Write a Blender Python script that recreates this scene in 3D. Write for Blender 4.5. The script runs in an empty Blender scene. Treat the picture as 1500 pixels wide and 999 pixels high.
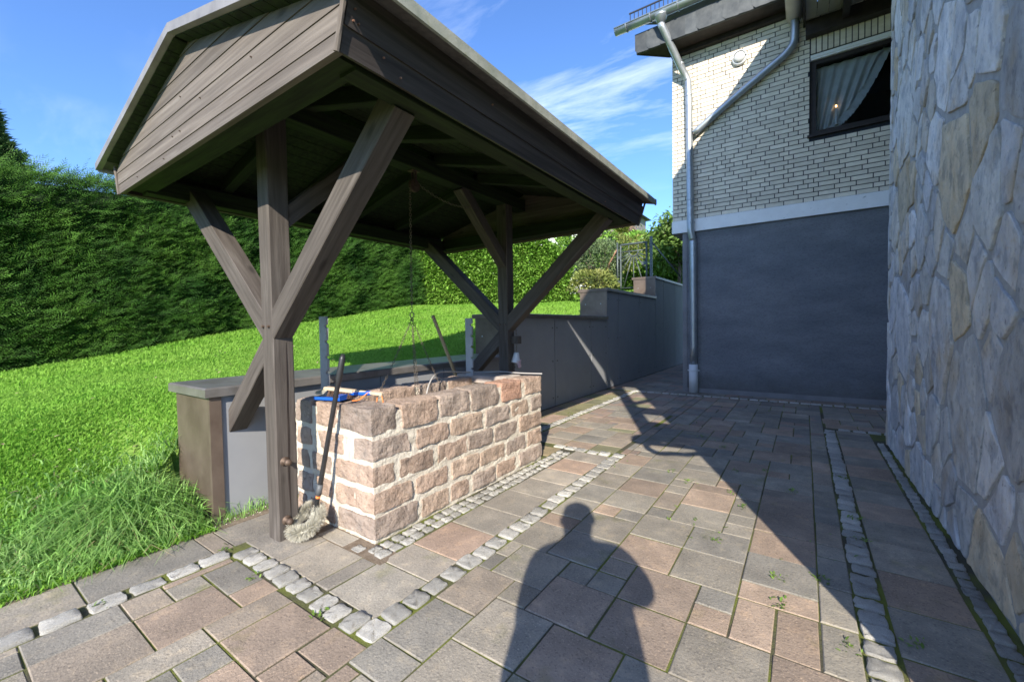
import bpy, bmesh, math, random
import numpy as np
from mathutils import Vector, Matrix, noise
random.seed(7); RNG = np.random.default_rng(7)
S = bpy.context.scene
COL = S.collection
PI = math.pi

# ------------------------------------------------------------------ camera
def cam_axes(yaw, pitch, roll):
    y, p, r = map(math.radians, (yaw, pitch, roll))
    f = Vector((-math.sin(y)*math.cos(p), math.cos(y)*math.cos(p), math.sin(p)))
    r0 = Vector((math.cos(y), math.sin(y), 0)); u0 = r0.cross(f)
    return math.cos(r)*r0+math.sin(r)*u0, -math.sin(r)*r0+math.cos(r)*u0, f
CR, CU, CF = cam_axes(34.76, -1.92, -0.921)
CAMH = 1.22; FPX = 617.8
cd = bpy.data.cameras.new('camera'); cam = bpy.data.objects.new('camera', cd); COL.objects.link(cam)
cam.matrix_world = Matrix(((CR.x, CU.x, -CF.x, 0), (CR.y, CU.y, -CF.y, 0), (CR.z, CU.z, -CF.z, CAMH), (0, 0, 0, 1)))
cd.sensor_width = 36; cd.lens = FPX/1500*36; cd.clip_start = 0.03; cd.clip_end = 2000
S.camera = cam

# ------------------------------------------------------------------ light
SUN_EL = math.radians(29.6); SUN_AZ = math.radians(26.0)      # rays run 26 degrees left of +Y
S.view_settings.view_transform = 'Standard'; S.view_settings.look = 'None'
S.view_settings.exposure = 0.9; S.view_settings.gamma = 1.0
S.cycles.max_bounces = 8; S.cycles.use_denoising = True; S.cycles.use_adaptive_sampling = False; S.cycles.caustics_reflective = False; S.cycles.caustics_refractive = False; S.cycles.blur_glossy = 1.0; S.cycles.diffuse_bounces = 4; S.cycles.filter_width = 1.6; S.cycles.sample_clamp_indirect = 2.5; S.cycles.sample_clamp_direct = 8
W = bpy.data.worlds.new('World'); S.world = W; W.use_nodes = True
nt = W.node_tree; nt.nodes.clear(); N = nt.nodes.new; L = nt.links.new
sky = N('ShaderNodeTexSky'); sky.sky_type = 'NISHITA'; sky.sun_disc = False
sky.sun_elevation = SUN_EL; sky.sun_rotation = math.pi-SUN_AZ; sky.altitude = 300; sky.air_density = 1.1; sky.dust_density = 0.15; sky.ozone_density = 6.0
tc = N('ShaderNodeTexCoord'); sep = N('ShaderNodeSeparateXYZ'); L(tc.outputs['Generated'], sep.inputs[0])
zc = N('ShaderNodeMath'); zc.operation = 'MAXIMUM'; zc.inputs[1].default_value = .06; L(sep.outputs['Z'], zc.inputs[0])
dx = N('ShaderNodeMath'); dx.operation = 'DIVIDE'; L(sep.outputs['X'], dx.inputs[0]); L(zc.outputs[0], dx.inputs[1])
dy = N('ShaderNodeMath'); dy.operation = 'DIVIDE'; L(sep.outputs['Y'], dy.inputs[0]); L(zc.outputs[0], dy.inputs[1])
cmb = N('ShaderNodeCombineXYZ'); L(dx.outputs[0], cmb.inputs[0]); L(dy.outputs[0], cmb.inputs[1])
mp = N('ShaderNodeMapping'); mp.inputs['Rotation'].default_value = (0, 0, .75); mp.inputs['Scale'].default_value = (.55, 1.5, 1); mp.inputs['Location'].default_value = (3.1, 1.2, 0); L(cmb.outputs[0], mp.inputs[0])
n1 = N('ShaderNodeTexNoise'); n1.inputs['Scale'].default_value = 1.5; n1.inputs['Detail'].default_value = 10; n1.inputs['Roughness'].default_value = .62; n1.inputs['Distortion'].default_value = .5; L(mp.outputs[0], n1.inputs['Vector'])
n2 = N('ShaderNodeTexNoise'); n2.inputs['Scale'].default_value = .42; n2.inputs['Detail'].default_value = 3; mp2 = N('ShaderNodeMapping'); mp2.inputs['Location'].default_value = (3.3, 0, 0); L(cmb.outputs[0], mp2.inputs[0]); L(mp2.outputs[0], n2.inputs['Vector'])
r1 = N('ShaderNodeValToRGB'); r1.color_ramp.elements[0].position = .43; r1.color_ramp.elements[1].position = .82; L(n1.outputs['Fac'], r1.inputs[0])
r2 = N('ShaderNodeValToRGB'); r2.color_ramp.elements[0].position = .38; r2.color_ramp.elements[1].position = .62; L(n2.outputs['Fac'], r2.inputs[0])
ml = N('ShaderNodeMath'); ml.operation = 'MULTIPLY'; L(r1.outputs[0], ml.inputs[0]); L(r2.outputs[0], ml.inputs[1])
ml2 = N('ShaderNodeMath'); ml2.operation = 'MULTIPLY'; ml2.inputs[1].default_value = .55; L(ml.outputs[0], ml2.inputs[0])
mx = N('ShaderNodeMixRGB'); mx.inputs['Color2'].default_value = (9.5, 9.9, 10.6, 1); L(ml2.outputs[0], mx.inputs['Fac']); tint = N('ShaderNodeMixRGB'); tint.blend_type = 'MULTIPLY'; tint.inputs[0].default_value = 1; tint.inputs['Color2'].default_value = (.80, .90, 1.08, 1); L(sky.outputs[0], tint.inputs['Color1']); L(tint.outputs[0], mx.inputs['Color1'])
bg = N('ShaderNodeBackground'); bg.inputs['Strength'].default_value = 0.15; L(mx.outputs[0], bg.inputs['Color'])
W.cycles.sampling_method = 'MANUAL'; W.cycles.sample_map_resolution = 1024
wo = N('ShaderNodeOutputWorld'); L(bg.outputs[0], wo.inputs['Surface'])
sl = bpy.data.lights.new('sun', 'SUN'); sl.energy = 4.9; sl.angle = math.radians(.55); sl.color = (1, .925, .80)
so = bpy.data.objects.new('sun', sl); COL.objects.link(so)
RAY = Vector((-math.sin(SUN_AZ)*math.cos(SUN_EL), math.cos(SUN_AZ)*math.cos(SUN_EL), -math.sin(SUN_EL)))
so.rotation_euler = RAY.to_track_quat('-Z', 'Y').to_euler(); so.location = (4, -8, 10)

# ------------------------------------------------------------------ materials
def mat(name, c1, c2=None, scale=6, lo=.35, hi=.65, rough=.8, bump=.2, bscale=60, stretch=(1, 1, 1), objcol=False, var=0., metal=0., spec=.35,
        speck=None, trans=0., island=0., detail=6, third=None, bdist=.01, grain=0., knots=0., specks=(), wstain=0.):
    m = bpy.data.materials.new(name); m.use_nodes = True
    t = m.node_tree; n = t.nodes.new; l = t.links.new
    b = t.nodes['Principled BSDF']; out = t.nodes['Material Output']
    b.inputs['Roughness'].default_value = rough; b.inputs['Metallic'].default_value = metal
    b.inputs['Specular IOR Level'].default_value = spec
    co = n('ShaderNodeTexCoord'); oi = n('ShaderNodeObjectInfo')
    of = n('ShaderNodeMath'); of.operation = 'MULTIPLY'; of.inputs[1].default_value = 53.; l(oi.outputs['Random'], of.inputs[0])
    ad = n('ShaderNodeVectorMath'); ad.operation = 'ADD'; l(co.outputs['Object'], ad.inputs[0]); l(of.outputs[0], ad.inputs[1])
    ma = n('ShaderNodeMapping'); ma.inputs['Scale'].default_value = stretch; l(ad.outputs[0], ma.inputs[0])
    vec = ma.outputs[0]
    def tex(s, d=detail, r=.6):
        q = n('ShaderNodeTexNoise'); q.inputs['Scale'].default_value = s; q.inputs['Detail'].default_value = d; q.inputs['Roughness'].default_value = r
        l(vec, q.inputs['Vector']); return q
    def ramp(src, a, z):
        q = n('ShaderNodeMapRange'); q.inputs['From Min'].default_value = a; q.inputs['From Max'].default_value = z; l(src, q.inputs['Value']); return q.outputs[0]
    def mixc(fac, a, bb, mode='MIX'):
        q = n('ShaderNodeMixRGB'); q.blend_type = mode
        if isinstance(fac, float): q.inputs[0].default_value = fac
        else: l(fac, q.inputs[0])
        for i, v in ((1, a), (2, bb)):
            if isinstance(v, tuple): q.inputs[i].default_value = (*v[:3], 1)
            else: l(v, q.inputs[i])
        return q.outputs[0]
    col = c1
    if c2: col = mixc(ramp(tex(scale).outputs['Fac'], lo, hi), c1, c2)
    if third: col = mixc(ramp(tex(third[1], 5).outputs['Fac'], third[2], third[3]), col, third[0])
    if speck: col = mixc(ramp(tex(speck[1], 2).outputs['Fac'], speck[2], speck[2]+.06), col, speck[0])
    for sp_ in specks: col = mixc(ramp(tex(sp_[1], 3).outputs['Fac'], sp_[2], sp_[2]+sp_[3]), col, sp_[0], 'MULTIPLY')
    if grain:
        mg = n('ShaderNodeMapping'); mg.inputs['Scale'].default_value = (70, 70, 1.6); l(ad.outputs[0], mg.inputs[0])
        q = n('ShaderNodeTexNoise'); q.inputs['Scale'].default_value = 1.; q.inputs['Detail'].default_value = 4; q.inputs['Distortion'].default_value = .4; l(mg.outputs[0], q.inputs['Vector'])
        h = n('ShaderNodeMapRange'); h.inputs['From Min'].default_value = .3; h.inputs['From Max'].default_value = .7; h.inputs['To Min'].default_value = 1-grain; h.inputs['To Max'].default_value = 1+grain*.8; l(q.outputs['Fac'], h.inputs['Value'])
        col = mixc(1., col, h.outputs[0], 'MULTIPLY')
    if knots:
        mk = n('ShaderNodeMapping'); mk.inputs['Scale'].default_value = (6, 6, 2.3); l(ad.outputs[0], mk.inputs[0])
        q = n('ShaderNodeTexVoronoi'); q.inputs['Scale'].default_value = 1.; l(mk.outputs[0], q.inputs['Vector'])
        h = n('ShaderNodeMapRange'); h.inputs['From Min'].default_value = .05; h.inputs['From Max'].default_value = .13; h.inputs['To Min'].default_value = 1-knots; h.inputs['To Max'].default_value = 1; l(q.outputs['Distance'], h.inputs['Value'])
        col = mixc(1., col, h.outputs[0], 'MULTIPLY')
    if wstain:
        gp = n('ShaderNodeNewGeometry')
        for sc_, lo_, a_, b_ in ((.9, .32, 1-wstain, 1+wstain*.55), (5.5, .3, 1-wstain*.5, 1+wstain*.4)):
            q = n('ShaderNodeTexNoise'); q.inputs['Scale'].default_value = sc_; q.inputs['Detail'].default_value = 7; q.inputs['Roughness'].default_value = .65; l(gp.outputs['Position'], q.inputs['Vector'])
            h = n('ShaderNodeMapRange'); h.inputs['From Min'].default_value = lo_; h.inputs['From Max'].default_value = 1-lo_; h.inputs['To Min'].default_value = a_; h.inputs['To Max'].default_value = b_; l(q.outputs['Fac'], h.inputs['Value'])
            col = mixc(1., col, h.outputs[0], 'MULTIPLY')
    if objcol: col = mixc(1., col, oi.outputs['Color'], 'MULTIPLY')
    def vary(src, k, col):
        h = n('ShaderNodeMapRange'); h.inputs['To Min'].default_value = 1-k; h.inputs['To Max'].default_value = 1+k; l(src, h.inputs['Value'])
        return mixc(1., col, h.outputs[0], 'MULTIPLY')
    if var: col = vary(oi.outputs['Random'], var, col)
    if island:
        g = n('ShaderNodeNewGeometry'); col = vary(g.outputs['Random Per Island'], island, col)
    if isinstance(col, tuple): b.inputs['Base Color'].default_value = (*col, 1)
    else: l(col, b.inputs['Base Color'])
    if bump:
        bn = n('ShaderNodeBump'); bn.inputs['Strength'].default_value = bump; bn.inputs['Distance'].default_value = bdist
        l(tex(bscale, 8, .65).outputs['Fac'], bn.inputs['Height']); l(bn.outputs[0], b.inputs['Normal'])
    if trans:
        tr = n('ShaderNodeBsdfTranslucent'); mxs = n('ShaderNodeMixShader'); mxs.inputs[0].default_value = trans
        if isinstance(col, tuple): tr.inputs[0].default_value = (*col, 1)
        else: l(col, tr.inputs[0])
        l(b.outputs[0], mxs.inputs[1]); l(tr.outputs[0], mxs.inputs[2]); l(mxs.outputs[0], out.inputs[0])
    return m
M = {}
M['wood'] = mat('weathered_wood', (.058, .048, .041), (.110, .094, .082), scale=5, stretch=(7, 7, .5), rough=.75, bump=.45, bscale=14, lo=.3, hi=.72, bdist=.004, third=((.165, .146, .130), 3.2, .58, .80), grain=.17, knots=.5)
M['woodu'] = mat('shade_painted_wood', (.008, .013, .005), (.022, .040, .010), scale=5, stretch=(7, 7, .5), rough=.85, bump=.4, bscale=14, bdist=.004)  # dark underside timber, roof shade and green bounce light put into its colour
M['board'] = mat('silvered_board', (.095, .078, .066), (.170, .146, .127), scale=4, stretch=(9, 9, .4), rough=.75, bump=.45, bscale=16, lo=.3, hi=.75, bdist=.004, third=((.22, .20, .18), 3, .6, .8), var=.16, grain=.2, knots=.5)
M['fascia'] = mat('dark_stained_board', (.040, .032, .029), (.075, .062, .057), scale=5, stretch=(9, 9, .35), rough=.55, bump=.3, bscale=16, bdist=.003, var=.14, grain=.3, knots=.4)
M['zinc_old'] = mat('weathered_zinc', (.22, .235, .20), (.33, .335, .29), scale=9, rough=.6, bump=.15, metal=.15, third=((.24, .25, .19), 25, .55, .7))
M['copper_edge'] = mat('verge_metal', (.20, .19, .19), (.30, .285, .28), scale=6, rough=.5, bump=.1, metal=.3, third=((.36, .16, .11), 7, .66, .74))
M['zinc'] = mat('zinc_pipe', (.36, .39, .41), (.48, .51, .53), scale=7, rough=.38, bump=.05, metal=.65, spec=.5)
M['roof'] = mat('roof_felt', (.09, .09, .09), (.14, .14, .135), scale=30, rough=.9)
M['sandstone'] = mat('sandstone_block', (.305, .235, .192), (.44, .352, .292), scale=7, objcol=True, var=.12, rough=.92, bump=1., bscale=30, bdist=.022, third=((.26, .215, .185), 11, .5, .72), speck=((.56, .48, .40), 90, .64), specks=(((.7, .68, .66), 45, .56, .1),))
M['mortar'] = mat('cream_mortar', (.54, .48, .39), (.68, .62, .52), scale=14, rough=.95, bump=.9, bscale=45, bdist=.014, third=((.34, .31, .22), 5, .60, .78))
M['slabtop'] = mat('smooth_stone_top', (.33, .28, .24), (.44, .38, .33), scale=9, rough=.85, bump=.3, bscale=50)
M['paver'] = mat('concrete_paver', (.90, .90, .89), (1.16, 1.14, 1.11), scale=7, objcol=True, rough=.92, bump=.8, bscale=85, bdist=.005, speck=((1.35, 1.3, 1.22), 125, .60), var=.12, third=((.76, .75, .74), 2.6, .45, .75), specks=(((.70, .70, .72), 95, .58, .05), ((1.22, 1.17, 1.08), 14, .55, .2), ((1.9, 1.9, 1.9), 60, .745, .02), ((.8, .84, .62), 4.0, .62, .15)), wstain=.22)
M['sett'] = mat('granite_sett', (.42, .405, .37), (.58, .56, .51), scale=22, rough=.9, bump=.9, bscale=60, bdist=.008, speck=((.17, .165, .16), 110, .60), var=.2, third=((.40, .33, .23), 6, .64, .8), wstain=.2)
M['bed'] = mat('joint_sand', (.080, .074, .050), (.145, .165, .030), scale=2.6, lo=.40, hi=.58, rough=1, bump=.9, bscale=120, bdist=.01)
M['grey_panel'] = mat('grey_cladding', (.27, .275, .288), (.295, .30, .31), scale=3, rough=.8, spec=.12, bump=.08, bscale=250, third=((.27, .27, .275), 2, .55, .8))
M['copper'] = mat('brown_sheet_metal', (.135, .100, .078), (.20, .155, .122), scale=4, rough=.42, bump=.05, metal=.45, third=((.34, .42, .40), 5, .75, .86))
M['stucco'] = mat('blue_grey_render', (.165, .176, .198), (.255, .266, .285), scale=1.6, lo=.3, hi=.75, stretch=(1, 1, 2.6), rough=.95, bump=1., bscale=55, bdist=.012, specks=(((.72, .72, .74), 30, .50, .2), ((.75, .75, .75), 70, .55, .1)))
def add_dirt(m, z0, z1, c):
    t = m.node_tree; n = t.nodes.new; l = t.links.new; b = t.nodes['Principled BSDF']; src = b.inputs['Base Color'].links[0].from_socket
    co = n('ShaderNodeTexCoord'); sp = n('ShaderNodeSeparateXYZ'); l(co.outputs['Object'], sp.inputs[0])
    q = n('ShaderNodeTexNoise'); q.inputs['Scale'].default_value = 7; q.inputs['Detail'].default_value = 7; l(co.outputs['Object'], q.inputs['Vector'])
    a = n('ShaderNodeMath'); a.operation = 'MULTIPLY_ADD'; a.inputs[1].default_value = .5; l(q.outputs['Fac'], a.inputs[0]); l(sp.outputs['Z'], a.inputs[2])
    r = n('ShaderNodeMapRange'); r.inputs['From Min'].default_value = z0+.25; r.inputs['From Max'].default_value = z1+.25; r.inputs['To Min'].default_value = .75; r.inputs['To Max'].default_value = 0; l(a.outputs[0], r.inputs['Value'])
    x = n('ShaderNodeMixRGB'); l(r.outputs[0], x.inputs[0]); l(src, x.inputs[1]); x.inputs[2].default_value = (*c, 1); l(x.outputs[0], b.inputs['Base Color'])
add_dirt(M['stucco'], .0, .42, (.115, .115, .11))
M['stucco_side'] = mat('grey_render', (.22, .22, .23), (.27, .27, .28), scale=4, rough=.95, bump=1., bscale=120, bdist=.012)
M['lintel'] = mat('painted_concrete', (.86, .86, .85), (.92, .92, .91), scale=6, rough=.8, bump=.2, third=((.36, .37, .38), 30, .66, .75))
M['brick'] = mat('cream_clinker', (.68, .61, .49), (.78, .71, .59), scale=10, var=.12, rough=.7, bump=.35, bscale=90, bdist=.004, stretch=(1, 1, 3))
M['joint'] = mat('dark_brick_joint', (.022, .026, .036), (.035, .04, .05), scale=40, rough=.95)
M['slate'] = mat('slate_tile', (.045, .052, .058), (.085, .092, .096), scale=7, rough=.55, bump=.35, bscale=30, bdist=.005, var=.2)
M['darkwood'] = mat('dark_brown_wood', (.022, .016, .014), (.04, .03, .026), scale=10, rough=.5, bump=.1)
M['soffit'] = mat('soffit_panel', (.30, .29, .25), (.36, .34, .29), scale=3, rough=.7, bump=.05)
M['whitep'] = mat('white_plastic', (.62, .64, .66), (.68, .70, .72), scale=8, rough=.5, bump=.05)
M['cladstone'] = mat('cladding_stone', (.78, .785, .79), (1.12, 1.10, 1.06), scale=7, objcol=True, var=.14, rough=.9, bump=1., bscale=18, bdist=.03, specks=(((.70, .72, .76), 13, .52, .12), ((.74, .74, .75), 46, .62, .05), ((1.22, 1.2, 1.15), 30, .60, .1), ((.90, .76, .58), 3.0, .53, .20)), third=((1.0, .86, .68), 2.6, .62, .80), stretch=(1, 1, .7), speck=((.52, .52, .56), 30, .66))
M['cladmortar'] = mat('grey_mortar', (.31, .31, .31), (.42, .42, .415), scale=14, rough=.95, bump=.8, bscale=60, bdist=.01)
M['yew'] = mat('yew_leaf', (.019, .062, .010), (.062, .142, .020), scale=1.4, rough=.6, bump=0, island=.7, trans=.15, spec=.1)
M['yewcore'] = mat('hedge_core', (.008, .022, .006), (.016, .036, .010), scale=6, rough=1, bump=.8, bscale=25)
M['laurel'] = mat('laurel_leaf', (.135, .285, .036), (.22, .385, .062), scale=2, rough=.42, bump=0, island=.5, trans=.28, spec=.3)
M['shrub'] = mat('yellow_shrub_leaf', (.155, .215, .048), (.27, .28, .08), scale=3, rough=.6, bump=0, island=.4, trans=.25)
M['bluegreen'] = mat('bluegreen_leaf', (.10, .16, .075), (.17, .23, .10), scale=3, rough=.6, bump=0, island=.4, trans=.25)
M['conifer'] = mat('golden_conifer', (.18, .24, .04), (.27, .31, .06), scale=3, rough=.6, bump=0, island=.4, trans=.25)
M['birch'] = mat('autumn_birch_leaf', (.26, .17, .11), (.34, .24, .17), scale=3, rough=.6, bump=0, island=.4, trans=.25)
M['darkleaf'] = mat('dark_leaf', (.05, .10, .035), (.11, .19, .06), scale=2, rough=.5, bump=0, island=.5, trans=.2)
M['leafy'] = mat('leafy_tree_leaf', (.10, .19, .04), (.17, .27, .06), scale=2, rough=.5, bump=0, island=.45, trans=.3)
M['bark'] = mat('bark', (.09, .065, .05), (.16, .12, .09), scale=12, rough=.9, bump=.6, stretch=(3, 3, .6))
M['soil'] = mat('lawn_soil', (.13, .22, .035), (.17, .27, .05), scale=14, rough=1, bump=.8, bscale=40)
M['dirt'] = mat('dry_soil', (.16, .12, .085), (.24, .19, .14), scale=25, rough=1, bump=.9, bscale=90)
M['grass'] = mat('grass_blade', (.20, .41, .052), (.285, .49, .082), scale=1.1, rough=.5, bump=0, island=.2, trans=.45, spec=.12)
M['tuft'] = mat('tall_grass_blade', (.26, .49, .105), (.38, .58, .20), scale=2, rough=.42, bump=0, island=.3, trans=.4, spec=.2)
M['dry'] = mat('dead_grass_blade', (.38, .30, .16), (.52, .44, .27), scale=3, rough=.6, bump=0, island=.35, trans=.25)
M['weed'] = mat('weed_leaf', (.13, .24, .04), (.22, .33, .07), scale=4, rough=.5, bump=0, island=.35, trans=.3)
M['iron'] = mat('rusty_iron', (.10, .072, .055), (.17, .12, .09), scale=40, rough=.6, metal=.5, bump=.3)
M['chain'] = mat('chain_steel', (.14, .115, .09), (.26, .22, .17), scale=60, rough=.5, metal=.6, bump=0)
M['steel'] = mat('painted_steel', (.34, .345, .355), (.42, .425, .43), scale=6, rough=.55, metal=.2, bump=.1)
M['black'] = mat('black_plastic', (.018, .018, .02), (.03, .03, .032), scale=20, rough=.42, bump=.05, spec=.5)
M['greyp'] = mat('grey_plastic', (.10, .105, .11), None, rough=.5, bump=0)
M['bristle'] = mat('pale_bristle', (.46, .435, .36), (.62, .595, .50), scale=20, rough=.7, bump=0, island=.25, trans=.25)
M['brownbr'] = mat('brown_bristle', (.10, .06, .04), (.17, .10, .07), scale=40, rough=.8, bump=0, island=.3)
M['blue'] = mat('blue_plastic', (.010, .085, .42), (.014, .11, .50), scale=5, rough=.35, bump=0, spec=.5)
M['orange'] = mat('orange_cord', (.85, .20, .04), (.9, .28, .08), scale=80, rough=.7, bump=.3)
M['palewood'] = mat('pale_wood', (.50, .38, .25), (.62, .50, .36), scale=6, stretch=(1, 8, 8), rough=.65, bump=.1)
M['stick'] = mat('tan_stick', (.36, .25, .13), (.46, .33, .18), scale=6, stretch=(8, 8, 1), rough=.6, bump=.2)
M['ceramic'] = mat('white_ceramic', (.66, .66, .68), (.72, .72, .74), scale=20, rough=.35, bump=.1, third=((.45, .25, .25), 30, .66, .72))
M['pinkc'] = mat('pink_cloth', (.52, .30, .30), (.68, .50, .50), scale=40, rough=.9, bump=.4)
M['cable'] = mat('grey_cable', (.42, .40, .38), None, rough=.5, bump=0)
M['gate'] = mat('galvanised_gate', (.075, .092, .092), (.125, .148, .146), scale=20, rough=.5, metal=.5, bump=.1)
M['rustst'] = mat('rusty_strut', (.22, .11, .07), (.30, .17, .12), scale=20, rough=.8, bump=.2)
M['curtain'] = mat('sheer_curtain', (.44, .47, .50), (.54, .57, .60), scale=6, rough=.9, bump=0, trans=.15)
M['room'] = mat('dim_room', (.035, .030, .026), (.055, .045, .038), scale=3, rough=.9, bump=0)
M['whitew'] = mat('white_render', (.74, .73, .70), (.80, .79, .76), scale=3, rough=.9, bump=.2)
M['skin'] = mat('skin', (.50, .32, .24), None, rough=.55, bump=.05); M['jacket'] = mat('dark_jacket', (.04, .05, .07), (.06, .07, .09), scale=9, rough=.9, bump=.3); M['hair'] = mat('brown_hair', (.05, .03, .02), None, rough=.7, bump=.3); M['jeans'] = mat('blue_jeans', (.06, .09, .16), None, rough=.9, bump=.2)
M['shoe'] = M['black']
def glass_mat():
    m = bpy.data.materials.new('window_glass'); m.use_nodes = True; t = m.node_tree; t.nodes.clear()
    o = t.nodes.new('ShaderNodeOutputMaterial'); a = t.nodes.new('ShaderNodeBsdfTransparent'); g = t.nodes.new('ShaderNodeBsdfGlossy'); f = t.nodes.new('ShaderNodeLayerWeight'); x = t.nodes.new('ShaderNodeMixShader')
    g.inputs['Roughness'].default_value = .01; a.inputs[0].default_value = (.86, .9, .9, 1); f.inputs[0].default_value = .12; a.inputs[0].default_value = (.93, .95, .95, 1)
    t.links.new(f.outputs['Facing'], x.inputs[0]); t.links.new(a.outputs[0], x.inputs[1]); t.links.new(g.outputs[0], x.inputs[2]); t.links.new(x.outputs[0], o.inputs[0]); return m
M['glass'] = glass_mat()
def glow(name, c, s):
    m = bpy.data.materials.new(name); m.use_nodes = True; b = m.node_tree.nodes['Principled BSDF']
    b.inputs['Emission Color'].default_value = (*c, 1); b.inputs['Emission Strength'].default_value = s; b.inputs['Base Color'].default_value = (*c, 1); m.cycles.emission_sampling = 'NONE'; return m
M['bulb'] = glow('lit_bulb', (1, .55, .2), 6)

# ------------------------------------------------------------------ helpers
WM = {}                                            # world matrices of what has been linked
class MB:
    def __init__(s): s.v = []; s.f = []
    def add(s, vs, fs):
        o = len(s.v); s.v += [tuple(v) for v in vs]; s.f += [tuple(i+o for i in f) for f in fs]
    def box(s, x0, x1, y0, y1, z0, z1):
        s.add([(x, y, z) for z in (z0, z1) for y in (y0, y1) for x in (x0, x1)], [(0, 2, 3, 1), (4, 5, 7, 6), (0, 1, 5, 4), (2, 6, 7, 3), (0, 4, 6, 2), (1, 3, 7, 5)]); return s
    def cbox(s, x0, x1, y0, y1, z0, z1, c=.004, jit=0.):
        j = lambda: random.uniform(-jit, jit)
        r = [(x0, y0), (x1, y0), (x1, y1), (x0, y1)]; i = [(x0+c, y0+c), (x1-c, y0+c), (x1-c, y1-c), (x0+c, y1-c)]
        vs = [(a, b, z0) for a, b in r]+[(a+j(), b+j(), z1-c) for a, b in r]+[(a+j(), b+j(), z1+j()*.3) for a, b in i]
        fs = [(8, 9, 10, 11)]
        for k in range(4):
            n = (k+1) % 4; fs += [(k, n, n+4, k+4), (k+4, n+4, n+8, k+8)]
        s.add(vs, fs); return s
    def prism(s, poly, axis, a, b):
        n = len(poly)
        def P(p, t): return (t, p[0], p[1]) if axis == 'x' else (p[0], t, p[1]) if axis == 'y' else (p[0], p[1], t)
        vs = [P(p, a) for p in poly]+[P(p, b) for p in poly]
        s.add(vs, [tuple(range(n))[::-1], tuple(range(n, 2*n))]+[(k, (k+1) % n, (k+1) % n+n, k+n) for k in range(n)]); return s
    def tube(s, pts, r, n=8, cap=True):
        pts = [Vector(p) for p in pts]; rs = r if isinstance(r, (list, tuple)) else [r]*len(pts); vs = []; fs = []; ref = None
        for i, p in enumerate(pts):
            t = (pts[min(i+1, len(pts)-1)]-pts[max(i-1, 0)]).normalized()
            if ref is None: ref = t.orthogonal().normalized()
            ref = (ref-t*ref.dot(t)).normalized(); bi = t.cross(ref)
            vs += [tuple(p+(ref*math.cos(2*PI*k/n)+bi*math.sin(2*PI*k/n))*rs[i]) for k in range(n)]
        for i in range(len(pts)-1):
            for k in range(n):
                q = (k+1) % n; fs.append((i*n+k, i*n+q, (i+1)*n+q, (i+1)*n+k))
        if cap: fs += [tuple(range(n))[::-1], tuple(range((len(pts)-1)*n, len(pts)*n))]
        s.add(vs, fs); return s
    def lathe(s, prof, n=16, c=(0, 0, 0), M3=None):
        vs = []; fs = []; c = Vector(c)
        for r, z in prof:
            for k in range(n):
                p = Vector((r*math.cos(2*PI*k/n), r*math.sin(2*PI*k/n), z)); vs.append(tuple(c+(M3 @ p if M3 else p)))
        for i in range(len(prof)-1):
            for k in range(n):
                q = (k+1) % n; fs.append((i*n+k, i*n+q, (i+1)*n+q, (i+1)*n+k))
        fs += [tuple(range(n))[::-1], tuple(range((len(prof)-1)*n, len(prof)*n))]
        s.add(vs, fs); return s
    def mesh(s, name, smooth=False):
        me = bpy.data.meshes.new(name); me.from_pydata(s.v, [], s.f); me.validate()
        bm = bmesh.new(); bm.from_mesh(me); bmesh.ops.recalc_face_normals(bm, faces=bm.faces); bm.to_mesh(me); bm.free()
        if smooth: me.polygons.foreach_set('use_smooth', [True]*len(me.polygons))
        return me
def link(name, me, m, parent=None, Mw=None, kind=None, color=None):
    o = bpy.data.objects.new(name, me); COL.objects.link(o)
    if m is not None and me is not None and not me.materials: me.materials.append(M[m] if isinstance(m, str) else m)
    Mw = Mw or Matrix.Identity(4)
    if parent is not None:
        o.parent = parent; o.matrix_local = WM[parent.name].inverted() @ Mw
    else: o.matrix_local = Mw
    WM[o.name] = Mw.copy()
    if kind: o['kind'] = kind
    if color: o.color = (*color, 1)
    return o
def part(name, mb, m, parent, Mw=None, smooth=False, **k):
    return link(name, mb.mesh(name, smooth), m, parent, Mw, **k)
def root(name, loc, label=None, cat=None, group=None, kind=None):
    o = bpy.data.objects.new(name, None); COL.objects.link(o); o.location = loc; o.empty_display_size = .1
    WM[o.name] = Matrix.Translation(loc)
    return tag(o, label, cat, group, kind)
def tag(o, label=None, cat=None, group=None, kind=None):
    for k, v in (('label', label), ('category', cat), ('group', group), ('kind', kind)):
        if v: o[k] = v
    return o
def beam_mesh(w, d, Ln, bev=.004, seg=6, wob=.0012):
    """squared timber along local Z, arrised edges, slightly uneven faces"""
    mb = MB(); c = bev
    ring = [(-w/2+c, -d/2), (w/2-c, -d/2), (w/2, -d/2+c), (w/2, d/2-c), (w/2-c, d/2), (-w/2+c, d/2), (-w/2, d/2-c), (-w/2, -d/2+c)]
    vs = []; n = 8
    for i in range(seg+1):
        z = Ln*i/seg
        for x, y in ring: vs.append((x+random.uniform(-wob, wob), y+random.uniform(-wob, wob), z))
    fs = [tuple(range(n))[::-1], tuple(range(seg*n, seg*n+n))]
    for i in range(seg):
        for k in range(n): fs.append((i*n+k, i*n+(k+1) % n, (i+1)*n+(k+1) % n, (i+1)*n+k))
    mb.add(vs, fs); return mb
def beam(name, p0, p1, w, d, m, parent, side=(1, 0, 0), **k):
    """beam from p0 to p1; w is its size along `side`, d across"""
    p0, p1 = Vector(p0), Vector(p1); z = (p1-p0).normalized(); x = Vector(side); x = (x-z*x.dot(z)).normalized(); y = z.cross(x)
    R = Matrix((x, y, z)).transposed().to_4x4(); R.translation = p0
    return part(name, beam_mesh(w, d, (p1-p0).length, **k), m, parent, R)
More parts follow.
